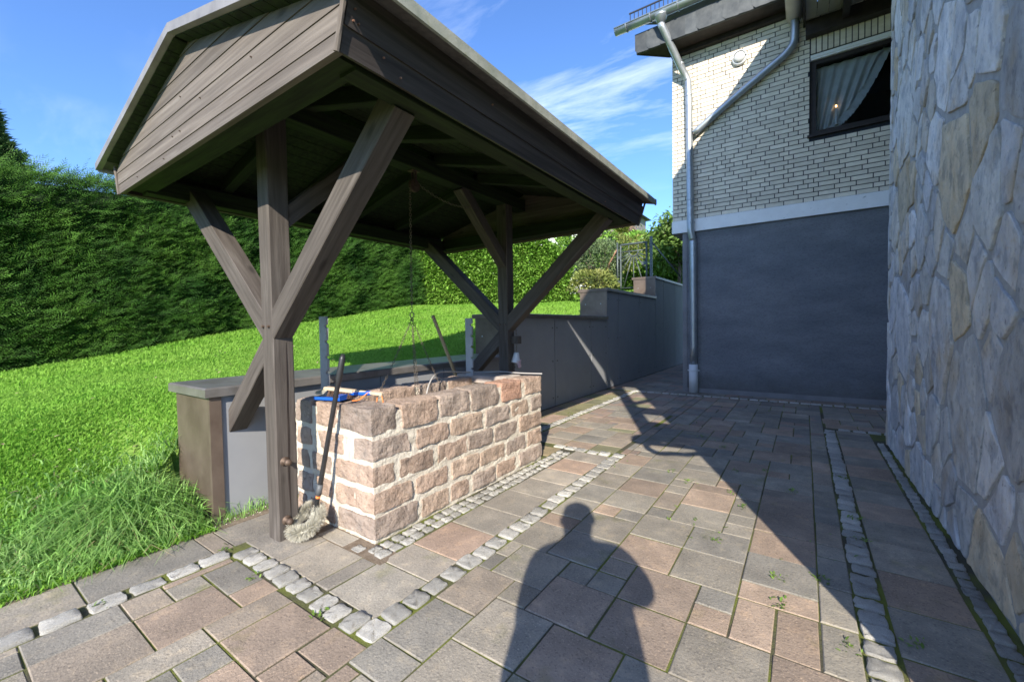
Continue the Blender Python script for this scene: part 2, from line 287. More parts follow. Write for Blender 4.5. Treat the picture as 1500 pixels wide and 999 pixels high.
def fast(name, v, f, m, parent=None, kind=None, smooth=False):
    me = bpy.data.meshes.new(name); v = np.asarray(v, np.float32); f = np.asarray(f, np.int32); k = f.shape[1]
    me.vertices.add(len(v)); me.vertices.foreach_set('co', v.ravel()); me.loops.add(f.size); me.loops.foreach_set('vertex_index', f.ravel())
    me.polygons.add(len(f)); me.polygons.foreach_set('loop_start', np.arange(0, f.size, k, dtype=np.int32))
    if smooth: me.polygons.foreach_set('use_smooth', np.ones(len(f), bool))
    me.update(calc_edges=True); me.validate()
    return link(name, me, m, parent, None, kind)
def norm(a): return a/np.maximum(np.linalg.norm(a, axis=1, keepdims=True), 1e-9)
def scatter(tv, tf, pos, d, up, sc):
    """copies of a template (x across, y along, z up) at pos with its y axis along d"""
    d = norm(d); x = norm(np.cross(d, up)); z = np.cross(x, d); tv = np.asarray(tv, float); sc = np.asarray(sc).reshape(-1, 1, 1)
    v = pos[:, None, :]+sc*(tv[None, :, 0:1]*x[:, None, :]+tv[None, :, 1:2]*d[:, None, :]+tv[None, :, 2:3]*z[:, None, :])
    f = np.asarray(tf)[None]+(np.arange(len(pos))*len(tv))[:, None, None]
    return v.reshape(-1, 3), f.reshape(-1, f.shape[-1])
LEAF_V = [(0, 0, 0), (.19, .33, .05), (.15, .72, .04), (0, 1, -.10), (-.15, .72, .04), (-.19, .33, .05), (0, .5, 0)]
LEAF_F = [(0, 1, 2, 6), (6, 2, 3, 4), (0, 6, 4, 5)]
SPRIG_V = []; SPRIG_F = []
for (bx, by, ang, ln, w) in ((0, 0, 0, 1, .075), (0, .15, .75, .55, .06), (0, .22, -.75, .52, .06), (0, .45, .6, .42, .05), (0, .5, -.6, .4, .05)):
    o = len(SPRIG_V); c, s_ = math.cos(ang), math.sin(ang)
    for (u, v) in ((0, 0), (w, .5*ln), (0, ln), (-w, .5*ln)): SPRIG_V.append((bx+u*c+v*s_, by-u*s_+v*c, .06*math.sin(v*3)-.03*v))
    SPRIG_F.append((o, o+1, o+2, o+3))
def feather():
    V = []; F = []; curve = lambda t: (0, t, .16*t-.30*t*t)
    for k in range(11):
        t = .08+.92*k/10; sgn = (-1, 1)[k % 2]; ln = .30*(1-.55*t)+.03; p = curve(t); ang = .75 if k < 10 else 0
        dx_, dy_ = sgn*math.sin(ang), math.cos(ang); w = .020; o = len(V)
        for u, v in ((-w, 0), (w, 0), (w*.6, 1), (-w*.6, 1)): V.append((p[0]+dx_*ln*v+dy_*u, p[1]+dy_*ln*v-dx_*u, p[2]-.05*v))
        F.append((o, o+1, o+2, o+3))
    return V, F
FEATHER = feather()
def rock_mesh(sx, sy, sz, seed, r=.018, amp=.012, cuts=4, nscale=11.):
    """rough-hewn block centred on the origin, worn corners"""
    bm = bmesh.new(); bmesh.ops.create_cube(bm, size=2)
    bmesh.ops.subdivide_edges(bm, edges=bm.edges[:], cuts=cuts, use_grid_fill=True)
    h = Vector((sx/2, sy/2, sz/2)); o = Vector((seed*7.3 % 91, seed*3.1 % 77, seed*1.7 % 53))
    for v in bm.verts:
        p = Vector((v.co.x*h.x, v.co.y*h.y, v.co.z*h.z))
        q = Vector([max(-h[i]+r, min(h[i]-r, p[i])) for i in range(3)]); dlt = p-q
        if dlt.length > 1e-6: p = q+dlt.normalized()*r
        nv = noise.noise_vector(p*nscale+o); n2 = noise.noise_vector(p*nscale*2.7+o)
        v.co = p+Vector((nv.x, nv.y, nv.z))*amp+Vector((n2.x, n2.y, n2.z))*amp*.45
    me = bpy.data.meshes.new('stone'); bm.to_mesh(me); bm.free(); return me
def ground_px(px, py, z=0.):
    d = CR*((px-750)/FPX)-CU*((py-499.5)/FPX)+CF; t = (z-CAMH)/d.z; return Vector((d.x*t, d.y*t, z))
def sm(t): t = np.clip(t, 0, 1); return t*t*(3-2*t)

# ================================================================== TERRAIN
mb = MB().box(-400, 400, -400, 400, -.6, -.06)
part('ground', mb, 'soil', None, kind='structure')
def lawn_z(X, Y):
    X = np.asarray(X, float); Y = np.asarray(Y, float)
    zh = np.interp(Y, [-8, 0, .73, 3.13, 5.39, 7.97, 11, 16, 40], [.0, .57, .69, 1.11, 1.43, 1.81, 2.05, 2.3, 2.6])
    zw = np.interp(Y, [-8, 0, 1.08, 4.4, 6, 7.66, 9, 10.85, 11.5, 16, 40], [-.1, .45, .72, .83, 1.15, 1.33, 1.70, 1.90, 2.15, 2.35, 2.6])
    t = np.clip((-3.67-X)/5.33, 0, 1.6)
    z = zw+(zh-zw)*t
    bank = sm((-2.93-X)/2.0)
    k = 1-sm((Y-.75)/.7)
    z = z*(k*bank+(1-k)*np.where(X < -3.62, 1, 0))
    return z+.02*np.sin(X*2.1+1)*np.cos(Y*1.7)*np.clip(-3-X, 0, 1)
def grid_sheet(name, xs, ys, zf, m, kind):
    X, Y = np.meshgrid(xs, ys); Z = zf(X, Y); v = np.stack([X, Y, Z], -1).reshape(-1, 3); nx = len(xs); i = np.arange(len(ys)-1)[:, None]*nx+np.arange(nx-1)[None]
    f = np.stack([i, i+1, i+nx+1, i+nx], -1).reshape(-1, 4); return fast(name, v, f, m, None, kind, True)
xs = np.concatenate([np.linspace(-60, -12, 20), np.arange(-11.8, -3.66, .2), np.arange(-3.6, -2.89, .08)]); ys = np.concatenate([np.arange(-8, 1.0, .2), np.arange(1.0, 1.6, .06), np.arange(1.6, 16, .3), np.linspace(17, 60, 16)])
grid_sheet('lawn', xs, ys, lambda X, Y: np.where((X > -3.64) & (Y > 1.07), -.3, lawn_z(X, Y)), 'soil', 'structure')

# ================================================================== PAVING
paving = root('paving', (0, 0, 0), kind='structure')
part('sand_fill', MB().box(-2.68, -1.80, 1.362, 1.492, -.04, -.0025), 'dirt', paving)
part('joint_bed', MB().box(-3.12, 3.2, -6, 14, -.05, -.006), 'bed', paving)
GREY = [(.265, .243, .205), (.28, .254, .213), (.235, .220, .193), (.30, .27, .226)]
RED = [(.335, .258, .200), (.308, .243, .193), (.35, .268, .207), (.295, .250, .203)]
PALE = [(.34, .305, .26), (.31, .285, .245), (.38, .345, .295), (.285, .26, .225)]
BEIGE = [(.39, .285, .225), (.35, .26, .205)]
MOSSY = [(.25, .235, .13), (.29, .235, .145), (.215, .21, .13)]
pavs = []                                            # (score, x0, x1, y0, y1, colour)
def add_pav(x0, x1, y0, y1, col):
    if x1-x0 < .045 or y1-y0 < .045: return
    c = Vector(((x0+x1)/2, (y0+y1)/2, 0)); d = c-Vector((0, 0, CAMH)); dep = d.dot(CF)
    sx = d.dot(CR)/max(dep, .01)
    vis = dep > .2 and abs(sx) < 1.35 and d.dot(CU)/max(dep, .01) > -1.0
    sc = (x1-x0)*(y1-y0)/max(dep, .3)**3 if vis else 0
    pavs.append((sc, x0, x1, y0, y1, col))
def tile(x0, x1, y0, y1, gx, gy, u, cols, pred=.34):
    i0, i1 = math.floor((x0-gx)/u), math.ceil((x1-gx)/u); j0, j1 = math.floor((y0-gy)/u), math.ceil((y1-gy)/u); used = set()
    for j in range(j0, j1):
        for i in range(i0, i1):
            if (i, j) in used: continue
            opts = [s for s in ((2, 2),)*12+((1, 1),)*4+((2, 1),)*2+((1, 2),)*2 if all((i+a, j+b) not in used for a in range(s[0]) for b in range(s[1]))]
            s = random.choice(opts)
            for a in range(s[0]):
                for b in range(s[1]): used.add((i+a, j+b))
            X0, X1, Y0, Y1 = max(x0, gx+i*u), min(x1, gx+(i+s[0])*u), max(y0, gy+j*u), min(y1, gy+(j+s[1])*u)
            add_pav(X0, X1, Y0, Y1, random.choice(cols[1] if random.random() < pred else cols[0]))
def column(x0, x1, y0, y1, sizes, cols, along='y', pred=.35):
    a, b = (y0, y1) if along == 'y' else (x0, x1); k = 0
    while a < b-.02:
        s = sizes[k % len(sizes)] if isinstance(sizes, list) else random.uniform(*sizes); k += 1; e = min(a+s, b)
        c = random.choice(cols[1] if random.random() < pred else cols[0])
        if along == 'y': add_pav(x0, x1, a, e, c)
        else: add_pav(a, e, y0, y1, c)
        a = e
GR = (GREY, RED); PB = (PALE, BEIGE); PM = (MOSSY, BEIGE)
tile(-1.375, .185, .037, 7.60, -.092, 1.637, .15, GR)
tile(-2.54, -1.375, -.6, .975, -2.192, .96, .15, GR)
tile(-1.375, 3.0, -3.0, .037, -.092, 1.637, .15, GR)
column(-2.97, -2.66, -.9, 1.03, [.42, .47, .44, .50], (GREY[1:], RED[3:]), pred=.2)
column(-3.12, -2.66, 1.03, 1.47, [.46], (PALE, PALE), pred=0)
column(-2.66, -1.83, 1.085, 1.362, [.38, .34, .4], (PALE[3:]+GREY[3:], BEIGE), 'x', .4)
column(-2.66, -2.13, 1.362, 1.48, [.27, .3], PB, 'x')
column(-1.83, -1.485, 1.085, 3.70, [.315, .21, .32, .29, .33, .30, .28, .31], PB)
column(-2.50, -1.99, 3.42, 3.70, [.26, .3], PM, 'x', .6)
tile(-2.50, -1.485, 3.82, 7.60, -.092, 1.637, .15, (GREY+MOSSY[2:], RED), .4)
tile(-1.485, -1.375, 3.86, 7.60, -.092, 1.637, .15, (GREY, RED), .4)
tile(-3.12, -2.63, 3.42, 7.60, -2.63, 3.42, .24, PM, .4)
tile(-3.12, 1.4, 7.72, 8.12, -.1, 7.72, .2, GR)
tile(-3.12, -1.80, 8.12, 13.9, -3.1, 8.12, .22, (GREY, GREY+RED), .4)
column(.295, .585, -3, 5.93, (.26, .36), GR, pred=.5)
tile(.185, 1.4, 6.04, 7.60, -.092, 1.637, .15, GR)
tile(.295, 1.4, 5.6, 5.93, .295, 5.6, .16, GR) if False else None
pavs.sort(key=lambda t: -t[0])
cache = {}
rest = MB()
for n, (sc, x0, x1, y0, y1, c) in enumerate(pavs):
    g = random.choice((.003, .0035, .005)); w, h = round(x1-x0-2*g, 3), round(y1-y0-2*g, 3)
    dz = random.uniform(-.0035, .0015)
    if n < 298 and sc > 0:
        key = (w, h, n % 3)
        if key not in cache: cache[key] = MB().cbox(-w/2, w/2, -h/2, h/2, -.045, 0, .0035, .0012).mesh('paver')
        R = Matrix.Translation(((x0+x1)/2, (y0+y1)/2, dz)) @ Matrix.Rotation(random.uniform(-.006, .006), 4, 'Z') @ Matrix.Rotation(random.uniform(-.006, .006), 4, 'X') @ Matrix.Rotation(random.uniform(-.006, .006), 4, 'Y')
        link('paver', cache[key], 'paver', paving, R, color=c)
    else: rest.cbox(x0+g, x1-g, y0+g, y1-g, -.045, dz, .004)
M['paver_far'] = mat('distant_paver', (.19, .175, .155), (.27, .20, .16), scale=3, lo=.45, hi=.52, rough=.9, bump=.4, bscale=120, bdist=.004, island=.15)
part('paver_field', rest, 'paver_far', paving, kind='stuff')
def sett_mesh(sd):
    rg = random.Random(sd); ring = []; cs = [(.5, -.5), (.5, .5), (-.5, .5), (-.5, -.5)]
    for k in range(4):
        (xa, ya_), (xb, yb_) = cs[k], cs[(k+1) % 4]
        for t in (.07, .36, .66, .93):
            j = rg.uniform(-.045, .03) if .1 < t < .9 else rg.uniform(-.05, .01)
            x, y = xa+(xb-xa)*t, ya_+(yb_-ya_)*t; q = 1+j*2; ring.append((x*q if abs(xb-xa) < .1 else x, y*q if abs(yb_-ya_) < .1 else y))
    n = len(ring)
    vs = []; fs = []
    for sc_, z in ((1, -.5), (1, .36), (.97, .465), (.92, .488), (.45, .488)):
        for x, y in ring: vs.append((x*sc_, y*sc_, z+(rg.uniform(-.06, .04) if z > .4 else 0)))
    vs.append((0, 0, .5)); 
    for r_ in range(4):
        for k in range(n): fs.append((r_*n+k, r_*n+(k+1) % n, (r_+1)*n+(k+1) % n, (r_+1)*n+k))
    for k in range(n): fs.append((4*n+k, 4*n+(k+1) % n, 5*n))
    mb = MB(); mb.add(vs, fs); return mb.mesh('sett')
sett_me = [sett_mesh(k) for k in range(9)]
for me in sett_me: me.polygons.foreach_set('use_smooth', [True]*len(me.polygons))
def sett(name, x, y, sx, sy, top=.004, ang=0.):
    k = random.choice(sett_me)
    R = Matrix.Translation((x, y, top-.047)) @ Matrix.Rotation(random.uniform(-.06, .06)+ang, 4, 'Z') @ Matrix.Rotation(random.choice((0, PI)), 4, 'Z') @ Matrix.Rotation(random.uniform(-.03, .03), 4, 'X') @ Matrix.Diagonal((sx, sy, .1, 1))
    return link(name, k, 'sett', paving, R)
def sett_row(name, x0, y0, x1, y1, pitch, wid, gap=.012, jit=.006):
    Ln = math.hypot(x1-x0, y1-y0); n = max(1, round(Ln/pitch)); ax = abs(x1-x0) > abs(y1-y0); p = Ln/n; a = 0
    for i in range(n):
        t = (i+.5)/n; ln = p-gap-.003+random.uniform(-.010, .008); w = wid-.004+random.uniform(-.010, .008)
        x, y = x0+(x1-x0)*t+random.uniform(-jit, jit), y0+(y1-y0)*t+random.uniform(-jit, jit)
        sett(name, x, y, ln if ax else w, w if ax else ln, random.uniform(-.001, .007))
sett_row('granite_sett', -1.43, .98, -1.43, 3.84, .118, .105)
sett_row('granite_sett', -2.58, 1.03, -1.49, 1.03, .105, .105)
sett_row('granite_sett', -2.60, -.6, -2.60, .985, .150, .105)
sett_row('granite_sett', -2.10, 3.76, -1.50, 3.76, .125, .095)
sett_row('granite_sett', -2.565, 3.45, -2.565, 7.60, .115, .10)
sett_row('granite_sett', -2.62, 7.66, 1.3, 7.66, .135, .085)
sett_row('granite_sett', .24, .4, .24, 5.93, .105, .10)
sett_row('granite_sett', .31, 5.985, 1.1, 5.985, .13, .095)
for xx in (-1.945, -1.872): sett_row('small_sett', xx, 1.40, xx, 3.62, .082, .064, .008, .003)
sett_row('small_sett', -2.08, 1.405, -1.99, 1.405, .08, .064, .008, .003)
sett_row('small_sett', .625, 1.8, .625, 5.5, .085, .062, .008, .003)

# ================================================================== WELL CANOPY
XC = -2.51
canopy = root('well_canopy', (XC-.03, 2.4, 0), 'dark timber canopy with a pitched roof on two posts standing over the stone well', 'canopy')
PX = -2.54; PW = .12; YF = 1.25; YB = 3.56
for yy in (YF, YB):
    po = beam('post', (PX, yy, 0), (PX, yy, 2.46), PW, PW, 'wood', canopy, bev=.006, seg=12)
    sl_ = MB()
    cv = []; xs_ = PX+PW/2+.0018                          # drying crack up the side
    for k in range(41):
        t = k/40; w0 = .0005+.0042*math.sin(t*PI)**.6; c_ = yy+.006+.012*t+.006*noise.noise(Vector((t*5, yy, 0))); cv += [(xs_, c_-w0, .08+t*1.07), (xs_, c_+w0, .08+t*1.07), (xs_-.006, c_-w0, .08+t*1.07), (xs_-.006, c_+w0, .08+t*1.07)]
    sl_.add(cv, [f for k in range(40) for f in ((4*k, 4*k+1, 4*k+5, 4*k+4), (4*k+1, 4*k+3, 4*k+7, 4*k+5), (4*k+2, 4*k, 4*k+4, 4*k+6))])
    part('crack', sl_, 'darkwood', po)
    for dx_ in (-.035, .030):
        b_ = MB().tube([(PX+dx_, yy-PW/2-.012, 1.245), (PX+dx_, yy-PW/2+.002, 1.245)], .008, 8); part('bolt', b_, 'iron', po, smooth=False)
    if yy == YF:
        for z0 in (.46, .115):
            R3 = Matrix.Rotation(PI/2, 3, 'Y')
            b_ = MB().lathe([(.001, .0), (.027, 0), (.027, .005), (.012, .007), (.012, .028), (.019, .034), (.019, .046), (.010, .056), (.001, .057)], 14, (PX+PW/2-.001, yy-.015, z0), R3)
            part('bolt', b_, 'iron', po, smooth=True)
for yy in (YF, YB):
    for sx in (-1, 1):
        beam('brace', (PX+sx*.02, yy, 1.222), (PX+sx*1.10, yy, 2.185), .112, .125, 'wood', canopy, side=(0, 1, 0))
    beam('brace', (PX-.02, yy, 1.14), (PX-.60, yy, .60), .110, .112, 'wood', canopy, side=(0, 1, 0))
for (y0, y1) in ((YF+.03, YF+.70), (YB-.03, YB-.68)):
    beam('brace', (PX, y0, 1.86), (PX, y1, 2.475), .10, .10, 'wood', canopy)
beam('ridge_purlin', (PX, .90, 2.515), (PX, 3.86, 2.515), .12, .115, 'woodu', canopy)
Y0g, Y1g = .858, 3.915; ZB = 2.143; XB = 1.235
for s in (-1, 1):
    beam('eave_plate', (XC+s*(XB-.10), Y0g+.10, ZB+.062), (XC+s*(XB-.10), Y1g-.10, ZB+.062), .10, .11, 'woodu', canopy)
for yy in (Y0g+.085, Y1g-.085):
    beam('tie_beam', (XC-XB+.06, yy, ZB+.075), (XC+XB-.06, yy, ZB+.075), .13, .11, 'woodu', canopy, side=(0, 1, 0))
RX, RZ, RP = 1.383, 2.345, 2.685                         # eave half width, eave height, ridge height
sl_r = (RP-RZ)/RX
def roof_z(x): return RP-sl_r*abs(x-XC)
for yy in (1.45, 2.0, 2.55, 3.1):
    for s in (-1, 1):
        a = (XC+s*.02, yy, roof_z(XC)-.085); b = (XC+s*1.14, yy, roof_z(XC+1.14)-.085)
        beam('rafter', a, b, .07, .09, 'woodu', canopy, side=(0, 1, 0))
for s in (-1, 1):                                        # ceiling boards under each slope
    nb = 13
    for k in range(nb):
        d0, d1 = .01+k*1.24/nb, .01+(k+1)*1.24/nb-.006
        x0, x1 = XC+s*d0, XC+s*d1
        pr = [(x0, roof_z(x0)-.038), (x1, roof_z(x1)-.038), (x1, roof_z(x1)-.022), (x0, roof_z(x0)-.022)]
        o = MB().prism(pr, 'y', Y0g-.06, Y1g+.01)
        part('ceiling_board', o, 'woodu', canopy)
    xe = XC+s*RX
    pr = [(XC, RP-.020), (xe, RZ-.020), (xe, RZ), (XC, RP)]
    part('roof_sheet', MB().prism(pr, 'y', .795, 3.93), 'roof', canopy)
    # eave edge: folded zinc strip
    pr = [(xe, RZ+.006), (xe+s*.012, RZ+.006), (xe+s*.012, RZ-.040), (xe+s*.004, RZ-.044), (xe, RZ-.036)]
    part('eave_strip', MB().prism(pr, 'y', .782, 3.945), 'zinc_old', canopy)
    # fascia: three lapped boards leaning outwards
    ux, uz = .31*s, .951; nx_, nz_ = .951*s, -.31
    for k in range(3):
        h0, h1 = k*.083, k*.083+(.088 if k < 2 else .05); t0 = .0+.003*(k == 1)
        bx, bz = XC+s*XB, ZB
        def Q(h, t): return (bx+ux*h+nx_*t, bz+uz*h+nz_*t)
        off = (.0, .004, -.012)[k]
        pr = [Q(h0, off-.022), Q(h0, off), Q(h1-.004, off-.004), Q(h1, off-.022)]
        o = MB().prism(pr, 'y', Y0g+.004, Y1g-.004)
        # store grain along local z: rebuild with the board's own axis
        Rm = Matrix(((1, 0, 0, 0), (0, 0, 1, 0), (0, -1, 0, 0), (0, 0, 0, 1)))
        me = MB(); me.v = [tuple(Rm.inverted() @ Vector(v)) for v in o.v]; me.f = o.f
        part('fascia_board', me, 'fascia', canopy, Rm)
    # verge metal at both gable ends
    for (ya, yb) in ((.770, .800), (3.925, 3.955)):
        pr = [(XC, RP+.010), (xe+s*.012, RZ+.010), (xe+s*.012, RZ-.034), (XC, RP-.034)]
        part('verge_strip', MB().prism(pr, 'y', ya, yb), 'copper_edge', canopy)
for yy, sgn in ((Y0g, -1), (Y1g, 1)):                    # gable boards, horizontal lapped siding
    k = 0; z = ZB
    hs = [.062, .078, .084, .084, .084, .084, .084]
    while z < RP-.06:
        h = hs[min(k, 6)]; z1 = z+h
        def half(zz): 
            side = XB+.31/.951*(zz-ZB)-.004
            return min(side, max(.02, (RP-.03-zz)/sl_r))
        za, zb_ = z, min(z1-.002, RP-.03)
        wa, wb = half(za), half(zb_)
        yo = yy+sgn*.004; yi = yy-sgn*.018
        vs = []
        for (zz, w, yf) in ((za, wa, yo+sgn*.0035), (zb_, wb, yo)):
            vs += [(XC-w, yf, zz), (XC+w, yf, zz), (XC+w, yi, zz), (XC-w, yi, zz)]
        o = MB(); o.add(vs, [(0, 1, 5, 4), (1, 2, 6, 5), (2, 3, 7, 6), (3, 0, 4, 7), (4, 5, 6, 7), (3, 2, 1, 0)])
        Rm = Matrix(((0, 0, 1, 0), (0, 1, 0, 0), (-1, 0, 0, 0), (0, 0, 0, 1)))
        me = MB(); me.v = [tuple(Rm.inverted() @ Vector(v)) for v in o.v]; me.f = o.f
        part('gable_board', me, 'board', canopy, Rm)
        z = z1; k += 1
for s in (-1, 1):
    for yy in (Y0g-.010, Y1g+.010):
        beam('corner_trim', (XC+s*(XB-.001), yy, ZB-.006), (XC+s*(XB+.062), yy, ZB+.19), .016, .018, 'board', canopy, side=(0, 1, 0))

for k in range(7):                                        # nail heads in the boards
    zz = ZB+.03+.083*(k % 4); xx = XC+random.choice((-1, 1))*random.uniform(.15, 1.1)*(1-.18*(k % 4))
    part('nail', MB().tube([(xx, Y0g-.0125, zz), (xx, Y0g-.004, zz)], .0032, 6), 'iron', canopy)
for k in range(9):
    h_ = random.choice((.025, .055, .105, .14)); yy = Y0g+random.choice((.03, .05, random.uniform(.1, 3.0))); bx = XC+XB+.31*h_+.004; bz = ZB+.951*h_
    part('nail', MB().tube([(bx, yy, bz), (bx+.007, yy, bz-.002)], .0035, 6), 'rustst', canopy)

# ================================================================== STONE WELL
WX0, WX1, WY0, WY1, WZ = -2.82, -1.995, 1.48, 3.335, .755
well = root('stone_well', ((WX0+WX1)/2, (WY0+WY1)/2, 0), 'rectangular well of rough red sandstone blocks in thick cream mortar under the canopy', 'well')
TH = .20; e = .006
core = MB()
core.box(WX1-TH, WX1-e, WY0+e, WY1-e, -.02, WZ-.02); core.box(WX0+e, WX0+TH, WY0+e, WY1-e, -.02, WZ-.02)
core.box(WX0+TH, WX1-TH, WY0+e, WY0+TH, -.02, WZ-.021); core.box(WX0+TH, WX1-TH, WY1-TH, WY1-e, -.02, WZ-.021)
core_o = part('mortar_bed', core, 'mortar', well)
md = core_o.modifiers.new('sub', 'SUBSURF'); md.subdivision_type = 'SIMPLE'; md.levels = md.render_levels = 5
tx = bpy.data.textures.new('mortar_relief', 'CLOUDS'); tx.noise_scale = .035; tx.noise_depth = 3
dm = core_o.modifiers.new('rough', 'DISPLACE'); dm.texture = tx; dm.strength = .019; dm.mid_level = .5; dm.texture_coords = 'LOCAL'
part('well_floor', MB().box(WX0+.05, WX1-.05, WY0+.05, WY1-.05, .30, .42), 'dirt', well)
SC = [(1, 1, 1), (.95, .96, .97), (1.14, 1.08, 1.0), (.86, .86, .86), (1.10, 1.02, .95), (1.02, .95, .89)]
def stone(x0, x1, y0, y1, z0, z1, col=None, sd=None):
    sd = sd or random.randint(1, 9999)
    me = rock_mesh(x1-x0, y1-y0, z1-z0, sd, r=.009, amp=.0115, cuts=7)
    return link('stone', me, 'sandstone', well, Matrix.Translation(((x0+x1)/2, (y0+y1)/2, (z0+z1)/2)), color=col or random.choice(SC))
CH = WZ/5; g = .020
# courses read off the wall, corner first
rowsR = {5: [(1.48, 1.655), (1.69, 1.99), (2.02, 2.32), (2.35, 2.67), (2.72, 3.01), (3.06, 3.335)], 4: [(1.48, 1.75), (1.81, 2.09), (2.12, 2.46), (2.51, 2.81), (2.86, 3.11), (3.16, 3.335)],
         3: [(1.48, 1.63), (1.68, 1.95), (1.99, 2.28), (2.31, 2.58), (2.62, 2.93), (2.97, 3.32)], 2: [(1.48, 1.76), (1.80, 2.08), (2.12, 2.41), (2.44, 2.75), (2.78, 3.05), (3.10, 3.33)],
         1: [(1.48, 1.80), (1.84, 2.08), (2.11, 2.30), (2.34, 2.61), (2.65, 2.90), (2.96, 3.33)]}
cornerX = {5: -2.30, 4: -2.17, 3: -2.36, 2: -2.36, 1: -2.34}
rowsL = {5: [(-2.57, -2.33), (-2.80, -2.61)], 4: [(-2.53, -2.28), (-2.80, -2.62)], 3: [(-2.62, -2.41), (-2.81, -2.66)], 2: [(-2.58, -2.41), (-2.80, -2.62)], 1: [(-2.66, -2.39), (-2.81, -2.70)]}
for r in range(1, 6):
    z0, z1 = (r-1)*CH+g*(.8 if r < 5 else .7), r*CH-(g*.8 if r < 5 else -.012)
    for i, (a, b) in enumerate(rowsR[r]):
        col = (1.22, .92, .80) if (r == 5 and i == 4) else None
        x0 = cornerX[r] if i == 0 else WX1-TH+.012; jz = random.uniform(-.006, .006)
        x1 = WX1+random.uniform(.000, .008)
        if i == 0: stone(x0, x1, WY0-.004, b, z0, z1+jz, col)
        else: stone(x0, x1, a+random.uniform(-.006, .006), b+random.uniform(-.006, .006), z0+jz, z1+random.uniform(-.005, .005)*(r < 5), col)
    for (a, b) in rowsL[r]: stone(a, b, WY0-random.uniform(0, .006), WY0+TH-.02, z0, z1+random.uniform(-.004, .004))
for (a, b) in ((1.75, 2.0), (2.04, 2.36), (2.40, 2.72), (2.76, 3.08)): stone(WX0-.005, WX0+TH+.010, a, b, WZ-.165, WZ-.004)     # inner face of the back wall
for (a, b) in ((1.7, 2.05), (2.1, 2.5), (2.55, 2.95), (3.0, 3.33)): stone(WX0-.005, WX0+TH+.006, a, b, WZ-.36, WZ-.19)
part('rim_slab', MB().cbox(WX0+.0, WX1-.225, WY1-.235, WY1+.002, WZ-.06, WZ+.010, .008, .004), 'slabtop', well)

# notched iron uprights on the well rim
def notched(x, y, label):
    o = root('notched_upright', (x, y, WZ), label, 'grill bracket', 'notched uprights on the well rim')
    h = .555; w = .085; pts = [(-w/2, 0), (w/2, 0)]
    for k in range(5):
        z = .055+k*.105
        pts += [(w/2, z), (w/2-.018, z+.004), (w/2-.024, z+.016), (w/2-.016, z+.028), (w/2-.004, z+.024)]
    pts += [(w/2, .53), (w/2-.008, h), (-w/2, h)]
    mb = MB().prism([(x+a, WZ+b) for a, b in pts], 'y', y-.008, y+.008)
    part('notched_plate', mb, 'steel', o)
    part('foot_plate', MB().box(x-.05, x+.05, y+.009, y+.05, WZ-.02, WZ+.012), 'steel', o)
notched(-2.68, 1.625, 'grey notched steel upright near the front post, beside the blue dustpan')
notched(-2.655, 3.105, 'grey notched steel upright near the back post, beside the tan stick')

# pulley and chains
pul = root('chain_pulley', (PX, 2.34, 2.36), 'small round pulley wheel hanging from the middle beam under the canopy roof', 'pulley')
Rx = Matrix.Rotation(PI/2, 3, 'Y')
part('pulley_wheel', MB().lathe([(.012, -.012), (.050, -.012), (.050, -.006), (.038, 0), (.050, .006), (.050, .012), (.012, .012)], 20, (PX, 2.34, 2.345), Rx), 'iron', pul, smooth=False)
part('pulley_strap', MB().box(PX-.020, PX-.015, 2.328, 2.352, 2.33, 2.46).box(PX+.015, PX+.020, 2.328, 2.352, 2.33, 2.46).box(PX-.03, PX+.03, 2.30, 2.38, 2.452, 2.458), 'iron', pul)
def link_mesh(mb, p, t, flip, ln=.034, r=.0032):
    t = t.normalized(); a = t.orthogonal().normalized(); b = t.cross(a)
    if flip: a, b = b, a
    n = 8; vs = []; fs = []
    for i in range(n):
        an = 2*PI*i/n; c = p+t*(math.cos(an)*ln*.5)+a*(math.sin(an)*ln*.27); rad = (t*math.cos(an)+a*math.sin(an)).normalized()
        for k in range(4): vs.append(tuple(c+(rad*math.cos(PI/2*k)+b*math.sin(PI/2*k))*r))
    for i in range(n):
        for k in range(4): fs.append((i*4+k, i*4+(k+1) % 4, ((i+1) % n)*4+(k+1) % 4, ((i+1) % n)*4+k))
    mb.add(vs, fs)
def chain(parent, pts, ln=.034, r=.0032):
    mb = MB(); fl = 0; pts = [Vector(p) for p in pts]
    for a, b in zip(pts, pts[1:]):
        L_ = (b-a).length; n = max(1, int(L_/(ln*.62)))
        for i in range(n): link_mesh(mb, a+(b-a)*((i+.5)/n), b-a, fl, ln*.86, r*.72); fl ^= 1
    o = part('chain_strand', mb, 'chain', parent); o['kind'] = 'stuff'; return o
def sag(a, b, s, n=7):
    a, b = Vector(a), Vector(b); return [a+(b-a)*(i/n)-Vector((0, 0, 4*s*(i/n)*(1-i/n))) for i in range(n+1)]
RY, RZc = 2.285, 1.325
ch = root('hanging_chain', (PX, RY, RZc), 'rusty lifting chain from the pulley, ring and spread strands hanging into the well', 'chain')
chain(ch, sag((PX, 2.295, 2.335), (PX, RY, RZc+.02), 0, 2))
chain(ch, sag((PX, 2.38, 2.37), (PX+.02, 3.02, 2.32), .05))
part('ring', MB().tube([(PX+.022*math.cos(a), RY, RZc+.022*math.sin(a)) for a in np.linspace(0, 2*PI, 17)], .0045, 6), 'chain', ch, smooth=True)
for (dx_, dy_, zz) in ((-.13, -.24, .72), (.13, -.06, .60), (-.02, .04, .60), (.04, .30, .66), ):
    chain(ch, sag((PX, RY, RZc-.025), (PX+dx_, RY+dy_, zz), .015), .030, .0028)
chain(ch, sag((PX+.13, RY-.06, .60), (PX-.05, RY+.28, .70), .05), .030, .0028)

